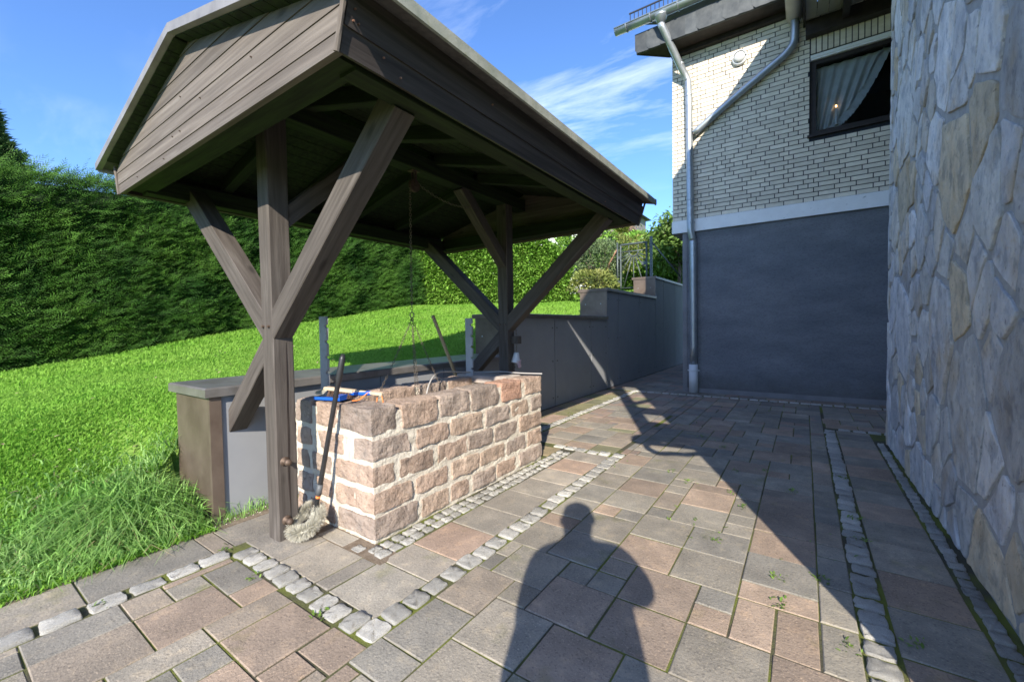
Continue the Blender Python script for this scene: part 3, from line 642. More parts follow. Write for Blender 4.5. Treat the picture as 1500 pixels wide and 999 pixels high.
# stick, cable, dustpan, brush, scrubbing brush
o = part('wooden_stick', MB().tube([(-2.905, 3.20, .55), (-2.90, 3.19, .70), (-2.775, 2.745, 1.33)], [.017, .017, .016], 10), 'stick', None, smooth=True)
tag(o, 'plain tan wooden stick leaning in the well at the back', 'stick')
cp = [(-2.45, 2.30, .55), (-2.46, 2.34, .68), (-2.50, 2.42, .775), (-2.56, 2.56, .835), (-2.62, 2.76, .83), (-2.66, 3.0, .80), (-2.58, 3.25, .782), (-2.40, 3.30, .785), (-2.2, 3.31, .782), (-1.98, 3.33, .785)]
def smooth_path(p, n=6):
    p = [Vector(q) for q in p]; out = []
    for i in range(len(p)-1):
        a, b, c, d = p[max(i-1, 0)], p[i], p[i+1], p[min(i+2, len(p)-1)]
        for k in range(n):
            t = k/n; out.append(.5*((2*b)+(c-a)*t+(2*a-5*b+4*c-d)*t*t+(3*b-a-3*c+d)*t**3))
    return out+[p[-1]]
o = part('cable', MB().tube(smooth_path(cp), .006, 6), 'cable', None, smooth=True); tag(o, 'thin grey cable arching out of the well and along its back rim', 'cable')
def frame(loc, ang, tilt=0., roll=0.):
    return Matrix.Translation(loc) @ Matrix.Rotation(ang, 4, 'Z') @ Matrix.Rotation(tilt, 4, 'Y') @ Matrix.Rotation(roll, 4, 'X')
F = frame((-2.50, 1.585, WZ+.020), math.radians(16))
dp = root('dustpan', F.translation, 'bright blue plastic dustpan lying on the front corner of the stone well', 'dustpan')
mb = MB()
for (y0, y1, z0, z1) in ((-.085, .085, 0, .004), (-.085, -.081, 0, .020), (.081, .085, 0, .020)): mb.box(-.10, .10, y0, y1, z0, z1)
mb.box(.10, .104, -.085, .085, 0, .032); mb.box(.05, .10, -.080, .080, .028, .032)
part('pan', mb, 'blue', dp, F)
part('handle', MB().tube([(.10, 0, .030), (.16, 0, .036), (.26, 0, .042), (.285, 0, .042)], [.010, .013, .016, .010], 8), 'blue', dp, F, smooth=True)
part('loop', MB().tube(smooth_path([(.25, 0, .045), (.235, -.06, .012), (.20, -.085, .006), (.22, -.05, .008), (.262, -.01, .05)]), .0035, 6), 'orange', dp, F, smooth=True)
F2 = frame((-2.50, 1.60, WZ+.068), math.radians(13), .05)
hb = root('hand_brush', F2.translation, 'wooden hand brush with brown and pale bristles lying in the blue dustpan', 'hand brush')
part('brush_back', MB().cbox(-.10, .14, -.022, .022, .0, .018, .004).cbox(.14, .36, -.012, .012, .002, .018, .003), 'palewood', hb, F2)
def hair(n, f, m, name, parent, Mw=None, wd=.0012):
    v = []; q = []
    for i in range(n):
        a, b = f(i); a = Vector(a); b = Vector(b); s_ = (b-a).cross(Vector((random.random()-.5, random.random()-.5, random.random()-.5))).normalized()*wd; o_ = len(v)
        v += [tuple(a-s_), tuple(a+s_), tuple(b+s_*.6), tuple(b-s_*.6)]; q.append((o_, o_+1, o_+2, o_+3))
    me = MB(); me.v = v; me.f = q; ob = part(name, me, m, parent, Mw); ob['kind'] = 'stuff'; return ob
def fb(i):
    x = random.uniform(-.06, .135); y = random.uniform(-.018, .018); return (x, y, .001), (x+random.uniform(-.012, .004), y*1.5-.006, -.040)
hair(900, fb, 'brownbr', 'bristles', hb, F2)
def fb2(i):
    y = random.uniform(-.020, .020); x = random.uniform(-.10, -.06); return (x, y, .004), (x-random.uniform(.03, .085), y*1.6, -.036+random.uniform(0, .02))
hair(700, fb2, 'bristle', 'pale_bristles', hb, F2)
part('loop', MB().tube(smooth_path([(.345, 0, .012), (.375, -.02, -.02), (.395, -.045, -.045), (.36, -.055, -.05), (.335, -.02, -.01)]), .0035, 6), 'orange', hb, F2, smooth=True)
P0, P1 = Vector((-2.385, 1.352, .115)), Vector((-2.225, 1.465, 1.075))
sb = root('scrubbing_brush', (-2.41, 1.33, 0), 'long black handled brush with round white bristle head leaning on the well', 'brush')
part('handle', MB().tube([P0, P0+(P1-P0)*.16, P0+(P1-P0)*.165, P0+(P1-P0)*.83, P0+(P1-P0)*.84, P0+(P1-P0)*.97, P1], [.012, .012, .0145, .0145, .018, .018, .011], 12), 'black', sb, smooth=True)
part('ferrule', MB().tube([P0+(P1-P0)*.115, P0+(P1-P0)*.128], .0135, 12), 'orange', sb)
part('collar', MB().tube([P0+(P1-P0)*.135, P0+(P1-P0)*.20], .017, 12), 'greyp', sb, smooth=True)
RC = Vector((-2.415, 1.315, .098)); Rt = Matrix.Rotation(math.radians(36), 3, 'X')
def ringp(a): return RC+Rt @ Vector((.088*math.cos(a), .080*math.sin(a), 0))
A0, A1 = math.radians(118), math.radians(118+312)
part('ring_core', MB().tube([ringp(A0+(A1-A0)*k/24) for k in range(25)], .012, 8), 'bristle', sb, smooth=True)
def fr(i):
    a = random.uniform(A0, A1); c = ringp(a); th = random.uniform(0, 2*PI); rad = (c-RC).normalized(); d = rad*math.cos(th)+Vector((0, 0, 1))*math.sin(th)+Vector((random.uniform(-.25, .25), random.uniform(-.25, .25), random.uniform(-.2, .2)))
    e_ = c+d.normalized()*random.uniform(.040, .054); e_.z = max(e_.z, .004); return c+d.normalized()*.008, e_
hair(6500, fr, 'bristle', 'bristles', sb, None, .0011)
part('brush_socket', MB().tube([ringp(A0), P0-Vector((0, 0, .01)), ringp(A1)], .009, 8), 'greyp', sb, smooth=True)

# hanging things on the back post
bx_, by_ = -2.445, 3.60
hg = root('hanging_bell', (bx_, by_, 1.18), 'white bell with a pink cloth hanging under a brown block beside the back post', 'bell')
part('block', MB().cbox(bx_-.045, bx_+.040, by_-.035, by_+.035, 1.045, 1.125, .006, .002), 'wood', hg)
chain(hg, [(bx_, by_, 1.19), (bx_, by_, 1.125)], .026, .003); chain(hg, [(bx_, by_, 1.045), (bx_+.002, by_, .955)], .026, .003)
Rb = Matrix.Rotation(.12, 3, 'Y')
part('bell_body', MB().lathe([(.004, .96-.96), (.022, -.002), (.026, -.008), (.036, -.05), (.046, -.085), (.052, -.10), (.046, -.098), (.02, -.07)], 18, (bx_, by_, .955), Rb), 'ceramic', hg, smooth=True)
mb = MB(); vs = []; fs = []
for i in range(7):
    for k in range(14):
        a = 2*PI*k/14; r = .030*(1-.08*i)+.006*math.sin(3*a+i); vs.append((bx_+.018+.006*i*.5+r*math.cos(a), by_+r*math.sin(a), .875-.012*i+.008*math.sin(2*a)))
for i in range(6):
    for k in range(14): fs.append((i*14+k, i*14+(k+1) % 14, (i+1)*14+(k+1) % 14, (i+1)*14+k))
mb.add(vs, fs); part('cloth', mb, 'pinkc', hg, smooth=True)

# ================================================================== GARDEN WALLS
WXF, WXB = -3.10, -3.655
low = root('low_wall', (-3.38, 2.7, 0), 'low garden wall with grey panels and a brown metal cap running behind the well', 'wall')
part('wall_core', MB().box(WXB+.01, WXF-.016, 1.10, 4.42, -.3, .805), 'stucco_side', low)
for (a, b) in ((1.155, 2.40), (2.408, 3.20), (3.208, 4.39)): part('panel', MB().cbox(-.006, .006, a, b, 0, .80, .001).box(-.004, .004, a, b, 0, .01), 'grey_panel', low, Matrix.Translation((WXF-.008, 0, .0)))
part('end_panel', MB().cbox(WXB, WXF+.012, 1.085, 1.099, -.06, .80, .001), 'copper', low)
part('corner_trim', MB().box(WXF-.014, WXF+.014, 1.083, 1.150, -.05, .799), 'copper', low)
M['capmetal'] = mat('grey_brown_cap', (.20, .185, .17), (.29, .275, .26), scale=5, rough=.33, bump=.04, metal=.5, third=((.14, .11, .09), 3, .55, .75))
part('cap', MB().cbox(WXB-.05, WXF+.035, 1.055, 4.40, .805, .865, .010), 'capmetal', low)
tall = root('stepped_wall', (-3.38, 8, 0), 'tall stepped retaining wall of dark grey panels with brown caps leading back past the house', 'wall')
part('wall_core', MB().box(WXB+.01, WXF-.02, 4.42, 14, -.3, 1.33).box(WXB+.012, WXF-.021, 7.68, 14, 1.33, 1.86).box(WXB+.014, WXF-.022, 10.87, 14, 1.86, 2.38), 'darkwood', tall)
js = [4.40, 5.55, 6.88, 7.66, 8.22, 9.55, 10.85, 10.95, 12.3, 13.6]
js = [4.40, 4.45, 5.60, 6.93, 7.66, 8.27, 9.60, 10.85, 11.6, 12.8, 14]
for a, b in zip(js, js[1:]):
    if b-a < .1: continue
    zt = 1.335 if b <= 7.67 else 1.865 if b <= 10.86 else 2.385
    po = part('panel', MB().box(WXF-.014, WXF, a+.012, b-.012, .012, zt), 'grey_panel', tall)
    if b < 11.7:
        sc_ = MB()
        for yy in (a+.07, b-.07):
            for zz in (.14, zt*.52, zt-.14): sc_.tube([(WXF-.001, yy, zz), (WXF+.004, yy, zz)], .012, 6)
        so_ = part('screw', sc_, 'black', po); so_['kind'] = 'stuff'
for (y0, y1, zt) in ((4.38, 7.66, 1.395), (7.63, 10.85, 1.93), (10.82, 14.0, 2.44)):
    part('cap', MB().cbox(WXB-.04, WXF+.03, y0, y1, zt-.058, zt, .008), 'copper', tall)
for (y0, z0, z1) in ((4.40, .866, 1.336), (7.645, 1.397, 1.871), (10.835, 1.932, 2.381)):
    ep = part('end_panel', MB().box(WXB+.002, WXF+.004, y0, y0+.012, z0, z1), 'copper', tall)
    sc_ = MB()
    for xx in (WXB+.12, WXF-.12): sc_.tube([(xx, y0-.004, (z0+z1)/2), (xx, y0+.001, (z0+z1)/2)], .010, 8)
    sc_ = part('screw', sc_, 'zinc', ep); sc_['kind'] = 'stuff'

# ================================================================== HOUSE
HY = 8.05; HXL = -1.98; GXL = -1.80
house = root('house', (-.5, 10, 0), 'house with cream clinker upper storey over a blue grey rendered base', 'house')
part('base_wall', MB().box(GXL, 3.2, HY, 14, -.1, 2.85), 'stucco', house)
part('plinth', MB().box(GXL+.03, 3.2, HY-.018, HY-.001, -.05, .075), 'stucco_side', house)
part('side_render', MB().box(GXL-.012, GXL-.001, HY-.004, 14, -.1, 2.85).box(GXL-.012, GXL+.06, HY-.012, HY-.002, -.1, 2.85), 'stucco_side', house)
part('lintel', MB().cbox(HXL-.006, 3.2, HY-.045, 14, 2.85, 3.068, .006), 'lintel', house)
BZ0 = 3.072
WINX, WINZ0, WINZ1, SOLZ = .05, 4.075, 5.29, 5.53
mb = MB(); mb.box(HXL+.012, WINX-.002, HY, HY+.3, BZ0, 6.05); mb.box(WINX-.002, 3.2, HY+.001, HY+.3, BZ0, WINZ0); mb.box(WINX-.002, 3.2, HY+.001, HY+.3, WINZ1, 6.05); mb.box(HXL+.013, HXL+.3, HY+.3, 14, BZ0, 6.05)
part('brick_backing', mb, 'joint', house)
bricks = []; CP = .0703; nrow = int((6.0-BZ0)/CP)
for r in range(nrow):
    z0 = BZ0+.006+r*CP; z1 = z0+.0585; x = HXL; k = 0
    first = [.155, .085][r % 2]
    x += -.0
    ln = first
    while x < 1.25:
        a, b = x, x+ln
        inwin = z1 > WINZ0-.03 and z0 < SOLZ+.005
        if inwin and b > WINX: b = min(b, WINX-.012)
        if inwin and a > WINX-.02:
            break
        if b-a > .03: bricks.append((a, b, z0, z1))
        x += ln+.012; k += 1
        ln = .118 if random.random() < .27 else .243
for k in range(18): bricks.append((WINX+.006+k*.071, WINX+.006+k*.071+.058, WINZ1+.008, SOLZ))
def bpri(b):                                             # what shows largest: in view, long first
    a, c, z0, z1 = b; cx = (a+c)/2; q = Vector((cx, HY, z0))-Vector((0, 0, CAMH)); d = q.dot(CF)
    hid = cx > 1.0 or z0 > 5.95
    return -1 if hid else (c-a)/d
bricks.sort(key=lambda b: -bpri(b)); bc = {}; rest = MB()
for n, (a, b, z0, z1) in enumerate(bricks):
    w, h = round(b-a, 3), round(z1-z0, 3)
    if n < 299:
        if (w, h) not in bc: bc[(w, h)] = MB().box(-w/2, w/2, -.011, .02, -h/2, h/2).mesh('brick')
        link('brick', bc[(w, h)], 'brick', house, Matrix.Translation(((a+b)/2, HY+random.uniform(-.0015, .0015), (z0+z1)/2)) @ Matrix.Rotation(random.uniform(-.003, .003), 4, 'Y'))
    else: rest.box(a, b, HY-.011, HY+.02, z0, z1)
M['brick2'] = mat('cream_clinker_rest', (.68, .61, .49), (.78, .71, .59), scale=10, island=.10, rough=.7, bump=.35, bscale=90, bdist=.004, stretch=(1, 1, 3))
part('brickwork', rest, 'brick2', house, kind='stuff')
part('brick_return', MB().box(HXL-.001, HXL+.011, HY+.02, 14, BZ0, 6.05), 'brick2', house)
# eave: slate fascia, soffit, gutter, roof, snow guard
EY = 7.60; EXL = -2.50; EZ0, EZ1 = 6.03, 6.36; EXR = .02
part('soffit', MB().prism([(EXL+.02, EY+.02), (EXR, EY+.02), (EXR, HY), (HXL, HY+.02)], 'z', EZ0, EZ0+.03), 'darkwood', house)
part('fascia_backing', MB().box(EXL+.012, EXR, EY+.012, EY+.05, EZ0-.005, EZ1).prism([(EXL+.012, EY+.05), (EXL+.05, EY+.05), (HXL-.02, HY+.02), (HXL-.05, HY+.02)], 'z', EZ0-.005, EZ1), 'slate', house)
x = EXL
for k in range(13):
    w = .235; xx = EXL+k*.2
    pts = [(xx, EZ1)]+[(xx, EZ0+.05)]+[(xx+w*t, EZ0-.008+.014*(1-t)**2+random.uniform(-.002, .002)) for t in (.2, .5, .8, 1)]+[(xx+w, EZ1)]
    t_ = random.uniform(-.01, .01)
    part('slate', MB().prism([(p[0]+t_, p[1]) for p in pts], 'y', EY-.004*(k % 2)-.004, EY+.006-.004*(k % 2)), 'slate', house)
part('fascia_underside', MB().box(HXL, EXR, HY-.10, HY-.013, EZ0-.075, EZ0-.002), 'darkwood', house)
GZ = 6.50; GRr = .085; GY = EY-.095
def half_pipe(mb, p0, p1, r, t=.006, n=10, up=Vector((0, 0, 1))):
    p0, p1 = Vector(p0), Vector(p1); d = (p1-p0).normalized(); s_ = d.cross(up); vs = []
    for p in (p0, p1):
        for rr in (r, r-t):
            for k in range(n+1):
                a = PI+PI*k/n; vs.append(tuple(p+s_*math.cos(a)*rr+up*math.sin(a)*rr))
    m_ = n+1; fs = []
    for k in range(n):
        fs += [(k, k+1, 2*m_+k+1, 2*m_+k), (m_+k, 3*m_+k, 3*m_+k+1, m_+k+1), (k, m_+k, m_+k+1, k+1), (2*m_+k, 2*m_+k+1, 3*m_+k+1, 3*m_+k)]
    fs += [(0, 2*m_, 3*m_, m_), (n, m_+n, 3*m_+n, 2*m_+n)]
    mb.add(vs, fs); mb.tube([p0+s_*(r)+up*.004, p1+s_*(r)+up*.004], .012, 8)
gm = MB(); half_pipe(gm, (-2.83, GY, GZ), (EXR, GY, GZ), GRr)
gm.add([(-2.83, GY+GRr*math.cos(PI+PI*k/10), GZ+GRr*math.sin(PI+PI*k/10)) for k in range(11)], [tuple(range(11))])
gut = part('gutter', gm, 'zinc', house, smooth=True)
for xx in (-2.62, -2.2, -1.75, -1.1, -.5):
    part('gutter_bracket', MB().tube([(xx, GY+GRr*1.05*math.cos(PI+PI*k/10), GZ+GRr*1.05*math.sin(PI+PI*k/10)) for k in range(11)], .010, 6), 'zinc', gut)
rf = MB(); rp = [(-2.62, GY+.02), (EXR, GY+.02), (EXR, 11.5), (-2.03, 11.5), (-2.03, HY+.05)]; rz = lambda y: GZ+.03+(y-GY-.02)*.18
rf.add([(a, b, rz(b)) for a, b in rp]+[(a, b, rz(b)+.05) for a, b in rp], [(0, 1, 2, 3, 4), (9, 8, 7, 6, 5)]+[(k, (k+1) % 5, (k+1) % 5+5, k+5) for k in range(5)])
roof = part('roof', rf, 'slate', house)
sg = MB()
for k in range(36):
    xx = -2.58+k*.072; sg.box(xx-.006, xx+.006, GY+.06, GY+.07, GZ+.06, GZ+.24)
sg2 = part('snow_guard', sg, 'black', roof); sg2['kind'] = 'stuff'
part('snow_rail', MB().box(-2.6, EXR, GY+.055, GY+.075, GZ+.235, GZ+.255).box(-2.6, EXR, GY+.055, GY+.075, GZ+.10, GZ+.115), 'black', roof)
dpp = smooth_path([(-2.03, GY, GZ-.10), (-2.03, GY, GZ-.20), (-1.99, GY+.03, GZ-.30), (-1.80, 7.86, 5.70), (-1.715, 7.965, 5.50), (-1.69, 7.965, 5.30), (-1.675, 7.965, 4.2), (-1.66, 7.955, 3.10), (-1.655, 7.955, 2.86), (-1.63, 7.975, 2.70), (-1.625, 7.985, 2.5), (-1.62, 7.985, .5)], 5)
dpo = part('downpipe', MB().tube(dpp, .058, 14), 'zinc', house, smooth=True)
part('funnel', MB().tube([(-2.03, GY, GZ-.06), (-2.03, GY, GZ-.08), (-2.03, GY, GZ-.20)], [.115, .10, .060], 14), 'zinc', dpo, smooth=True)
for (x_, y_, z_) in ((-1.69, 7.965, 5.2), (-1.68, 7.965, 4.62), (-1.66, 7.955, 3.4), (-1.655, 7.955, 3.0), (-1.625, 7.985, 2.42), (-1.80, 7.86, 5.72)):
    part('pipe_collar', MB().tube([(x_, y_, z_-.012), (x_, y_, z_+.012)], .0645, 14), 'zinc', dpo)
part('standpipe', MB().tube([(-1.62, 7.985, -.02), (-1.62, 7.985, .50)], .075, 16), 'whitep', house, smooth=True)
part('pipe_clip', MB().box(-1.72, -1.52, 7.98, 8.00, .385, .405).tube([(-1.62, 7.985, .38), (-1.62, 7.985, .41)], .079, 16), 'whitep', house)
brp = smooth_path([(-.15, 7.93, 5.86), (-.15, 7.93, 5.66), (-.17, 7.95, 5.50), (-.27, 7.955, 5.38), (-.42, 7.96, 5.285), (-1.0, 7.965, 4.93), (-1.60, 7.965, 4.53)], 6)
part('branch_pipe', MB().tube(brp, .058, 14), 'zinc', house, smooth=True)
# window with sheer curtain
fm = MB(); y0, y1 = HY+.05, HY+.12
fm.box(WINX, WINX+.075, y0, y1, WINZ0, WINZ1-.08); fm.box(WINX+.075, 1.6, y0, y1, WINZ0, WINZ0+.075); fm.box(WINX+.075, 1.6, y0, y1, WINZ1-.14, WINZ1-.08); fm.box(1.5, 1.6, y0, y1-.001, WINZ0+.075, WINZ1-.14)
wn = part('window', fm, 'darkwood', house)
part('blind_box', MB().box(WINX, 1.6, HY+.012, HY+.10, WINZ1-.078, WINZ1-.001).box(WINX, 1.6, HY+.002, HY+.012, WINZ1-.05, WINZ1-.030), 'lintel', wn)
part('pane', MB().box(WINX+.07, 1.55, HY+.085, HY+.091, WINZ0+.07, WINZ1-.13), 'glass', wn)
part('sill', MB().box(WINX-.035, 1.6, HY-.05, HY+.05, WINZ0-.035, WINZ0-.002), 'darkwood', house)
part('dim_room', MB().box(-1.5, -1.45, HY+.31, 11.8, 3.3, 6.0).box(-1.45, 3.1, 11.7, 11.8, 3.3, 6.0).box(-1.45, 3.1, HY+.31, 11.7, 3.3, 3.35).box(-1.45, 3.1, HY+.31, 11.7, 5.95, 6.0).box(3.05, 3.1, HY+.31, 11.7, 3.35, 5.95), 'room', house)
vs = []; fs = []; nu, nv = 60, 18
for j in range(nv+1):
    v = j/nv
    for i in range(nu+1):
        u = i/nu
        top = Vector((WINX+.07+.80*u, 0, WINZ1-.14)); a = u*PI/2
        bot = Vector((WINX+.07+.80*math.sin(u*1.45)**1.1*.0+.80*u*(.35+.65*u), 0, WINZ0+.10+1.0*u**3.2))
        p = top.lerp(bot, v); p.y = HY+.20+.030*math.sin(u*38+v*5)*(.35+v)
        p.z -= .03*math.sin(v*PI)*(1-u)
        vs.append(tuple(p))
for j in range(nv):
    for i in range(nu): fs.append((j*(nu+1)+i, j*(nu+1)+i+1, (j+1)*(nu+1)+i+1, (j+1)*(nu+1)+i))
mb = MB(); mb.add(vs, fs)
cu = tag(part('curtain', mb, 'curtain', None, smooth=True), 'sheer white gathered curtain swept aside behind the dark framed window', 'curtain')
mb = MB(); vs = []; fs = []
for i in range(121):
    u = i/120; b0 = Vector((WINX+.07+.80*u*(.35+.65*u), HY+.19, WINZ0+.10+1.0*u**3.2)); w = .085; zz = .035*math.sin(i*1.9)
    vs += [tuple(b0+Vector((.0, zz, .01))), tuple(b0+Vector((w*min(1, u*1.6), -zz, -w*(1.1-u*.7)+.008*math.sin(i*1.3))))]
for i in range(120): fs.append((2*i, 2*i+2, 2*i+3, 2*i+1))
mb.add(vs, fs); WM[cu.name] = Matrix.Identity(4); part('frill', mb, 'curtain', cu, smooth=True)
lp = root('candle_lamp', (.36, HY+.15, 4.30), 'small lit candle lamp glowing behind the sheer curtain', 'lamp')
LX, LZ = .375, 4.47
part('lit_flame', MB().lathe([(.002, 0), (.011, .010), (.009, .026), (.002, .040)], 10, (LX, HY+.150, LZ)), 'bulb', lp, smooth=True)
part('candle', MB().lathe([(.03, -.26), (.012, -.24), (.011, .0)], 10, (LX, HY+.150, LZ)), 'whitep', lp, smooth=True)
# bulkhead lamp
wl = root('wall_lamp', (-.905, HY-.012, 5.58), 'oval white bulkhead lamp mounted on the cream brick wall', 'lamp')
Rw = Matrix.Rotation(PI/2, 3, 'X') @ Matrix.Diagonal((1.0, 1.0, 1)).to_3x3()
part('lamp_body', MB().lathe([(.115, -.004), (.115, .03), (.100, .055), (.088, .05)], 24, (-.905, HY-.012, 5.58), Rw), 'whitep', wl, smooth=True)
M['lens'] = mat('frosted_lens', (.52, .53, .52), (.60, .61, .60), rough=.25, bump=.1, bscale=40)
part('lens', MB().lathe([(.090, .046), (.084, .070), (.060, .092), (.02, .102), (.001, .103)], 24, (-.905, HY-.012, 5.58), Rw), 'lens', wl, smooth=True)
vs = []; fs = []
for k in range(13):
    a = PI*k/12; c_, s_ = math.cos(a), math.sin(a)
    vs += [(-.905+.112*c_, HY-.045, 5.58+.112*s_), (-.905+.098*c_, HY-.10, 5.58+.098*s_), (-.905+.090*c_, HY-.095, 5.58+.090*s_)]
for k in range(12): fs += [(3*k, 3*k+3, 3*k+4, 3*k+1), (3*k+1, 3*k+4, 3*k+5, 3*k+2)]
mb = MB(); mb.add(vs, fs); part('hood', mb, 'whitep', wl, smooth=True)

# ================================================================== STONE CLAD WING
SX, SY0, SY1, SZ1 = .69, 1.15, 5.52, 5.75
wing = root('stone_wing', (2, 3.3, 0), 'wing of the house clad in large irregular pale stones with grey mortar joints', 'house wing')
part('wing_core', MB().box(SX-.003, 4.5, SY0, SY1, -.1, SZ1).box(1.25, 4.5, SY1, HY, -.1, SZ1), 'cladmortar', wing)
def clip(poly, p, n):
    out = []
    for i in range(len(poly)):
        a, b = poly[i], poly[(i+1) % len(poly)]; da = (a[0]-p[0])*n[0]+(a[1]-p[1])*n[1]; db = (b[0]-p[0])*n[0]+(b[1]-p[1])*n[1]
        if da <= 0: out.append(a)
        if da*db < 0: t = da/(da-db); out.append((a[0]+(b[0]-a[0])*t, a[1]+(b[1]-a[1])*t))
    return out
cells = []; rr = random.Random(21); SQ = .80                # heights are squeezed while the cells are laid out, so stones stand tall
ya, yb, za, zb = 1.9, SY1, 0.0, 5.7*SQ
sites = []
tries = 0
while len(sites) < 230 and tries < 30000:
    tries += 1
    p = (rr.uniform(ya-.1, yb+.1), rr.uniform(za-.1, zb+.1)); md_ = rr.choice((.15, .28, .42, .55, .66))
    if all((p[0]-q[0])**2+(p[1]-q[1])**2 > ((md_+q[2])/2)**2 for q in sites): sites.append((p[0], p[1], md_))
CLC = [(.60, .60, .61), (.66, .655, .65), (.58, .59, .62), (.70, .69, .67), (.50, .50, .51), (.62, .62, .64), (.64, .60, .54), (.65, .58, .48), (.60, .60, .59), (.72, .72, .73), (.66, .66, .67), (.66, .57, .43), (.62, .62, .62), (.56, .55, .53)]
for i, (y, z, d_) in enumerate(sites):
    poly = [(ya, za), (yb, za), (yb, zb), (ya, zb)]
    for j, (y2, z2, d2) in enumerate(sites):
        if i == j: continue
        n_ = (y2-y, z2-z); l_ = math.hypot(*n_)
        if l_ > 1.6: continue
        n_ = (n_[0]/l_, n_[1]/l_); g_ = .0125+.008*((i*7+j*13) % 3 if i < j else (j*7+i*13) % 3)*.5
        t_ = .5+.5*(d_-d2)/(d_+d2)*.6
        poly = clip(poly, (y+n_[0]*(l_*t_-g_), z+n_[1]*(l_*t_-g_)), n_)
        if len(poly) < 3: break
    if len(poly) < 3: continue
    ar = abs(sum(poly[k][0]*poly[(k+1) % len(poly)][1]-poly[(k+1) % len(poly)][0]*poly[k][1] for k in range(len(poly))))/2
    if ar < .002: continue
    # ragged outline with worn corners
    P = [(a, b/SQ) for a, b in poly]; Q_ = []
    for k in range(len(P)):
        a, b = P[k], P[(k+1) % len(P)]; ln = math.hypot(b[0]-a[0], b[1]-a[1]); m_ = max(2, int(ln/.05))
        c_ = min(.22, .011/max(ln, .02))
        for q in range(m_+1):
            t = c_+(1-2*c_)*q/m_; nn = noise.noise(Vector((a[0]*9+t*ln*9+i, b[1]*9, i*3.1)))*.017*(0 < q < m_)
            Q_.append((a[0]+(b[0]-a[0])*t-(b[1]-a[1])/max(ln, .01)*nn, a[1]+(b[1]-a[1])*t+(b[0]-a[0])/max(ln, .01)*nn))
    cy, cz = sum(q[0] for q in Q_)/len(Q_), sum(q[1] for q in Q_)/len(Q_); n = len(Q_)
    dep = rr.uniform(.010, .020); tilt = (rr.uniform(-.02, .02), rr.uniform(-.012, .012)); vs = []; mb = MB()
    for (sc_, dx_) in ((1, .016), (1, -dep*.75), (.97, -dep*.95), (.55, -dep*1.0)):
        for q in Q_:
            yy, zz = cy+(q[0]-cy)*sc_, cz+(q[1]-cz)*sc_
            nn = noise.noise(Vector((yy*7, zz*7, i)))*.007+noise.noise(Vector((yy*21, zz*21, i)))*.004
            vs.append((dx_+(yy-cy)*tilt[0]+(zz-cz)*tilt[1]+nn*(dx_ < 0), yy-cy, zz-cz))
    vs.append((-dep*1.05+noise.noise(Vector((cy*7, cz*7, i)))*.008, 0, 0)); fs = []
    for r_ in range(3):
        for k in range(n): fs.append((r_*n+k, r_*n+(k+1) % n, (r_+1)*n+(k+1) % n, (r_+1)*n+k))
    for k in range(n): fs.append((3*n+k, 3*n+(k+1) % n, 4*n))
    mb.add(vs, fs)
    part('stone', mb, 'cladstone', wing, Matrix.Translation((SX, cy, cz)), color=rr.choice(CLC))
part('rough_render', MB().box(SX-.012, SX+.013, SY0+.002, 1.9, 0, SZ1), 'cladmortar', wing)
z = -.02; k = 0
while z < 5.5:                                              # quoin stones closing the far corner
    h = rr.uniform(.25, .55); link('stone', rock_mesh(.16, rr.uniform(.05, .07), h-.015, k+40, r=.012, amp=.008, cuts=4), 'cladstone', wing, Matrix.Translation((SX+.062, SY1+.012, z+h/2)), color=rr.choice(CLC)); z += h; k += 1
# wing eave over the wall: gutter, soffit, roof
wg = MB(); half_pipe(wg, (-.15, .35, 5.93), (-.15, 8.0, 5.93), .115); M['creamg'] = mat('cream_gutter', (.60, .58, .52), (.70, .68, .62), scale=5, rough=.5, bump=.03)
part('wing_gutter', wg, 'creamg', wing, smooth=True)
part('wing_fascia', MB().box(-.045, -.015, .35, 8.0, 5.70, 5.98), 'darkwood', wing)
for k in range(5):
    for (ya_, yb_) in ((.36, 3.6), (3.61, 7.88)): part('soffit_board', MB().box(-.012+k*.138, .12+k*.138, ya_, yb_, 5.735, 5.75), 'soffit', wing)
part('eave_beam', MB().box(-.012, 1.3, 7.90, HY-.013, 5.52, 5.734), 'darkwood', wing)
part('wing_rafter', MB().box(.42, .50, .4, 7.89, 5.58, 5.733), 'darkwood', wing)
part('wing_roof', MB().prism([(-.26, 5.99), (2.7, 8.55), (2.7, 8.64), (-.26, 6.08)], 'y', .35, 8.04), 'slate', wing)
part('wing_verge', MB().prism([(-.05, 5.70), (.72, 5.70), (.72, 6.75), (-.05, 6.10)], 'y', .37, .42), 'darkwood', wing)
part('wing_roof', MB().prism([(2.7, 8.55), (5.4, 5.99), (5.4, 6.08), (2.7, 8.64)], 'y', .35, 8.04), 'slate', wing)
part('wing_gable', MB().prism([(.70, 5.75), (4.5, 5.75), (2.7, 8.5), (.70, 6.78)], 'y', 1.16, 1.30), 'stucco_side', wing)
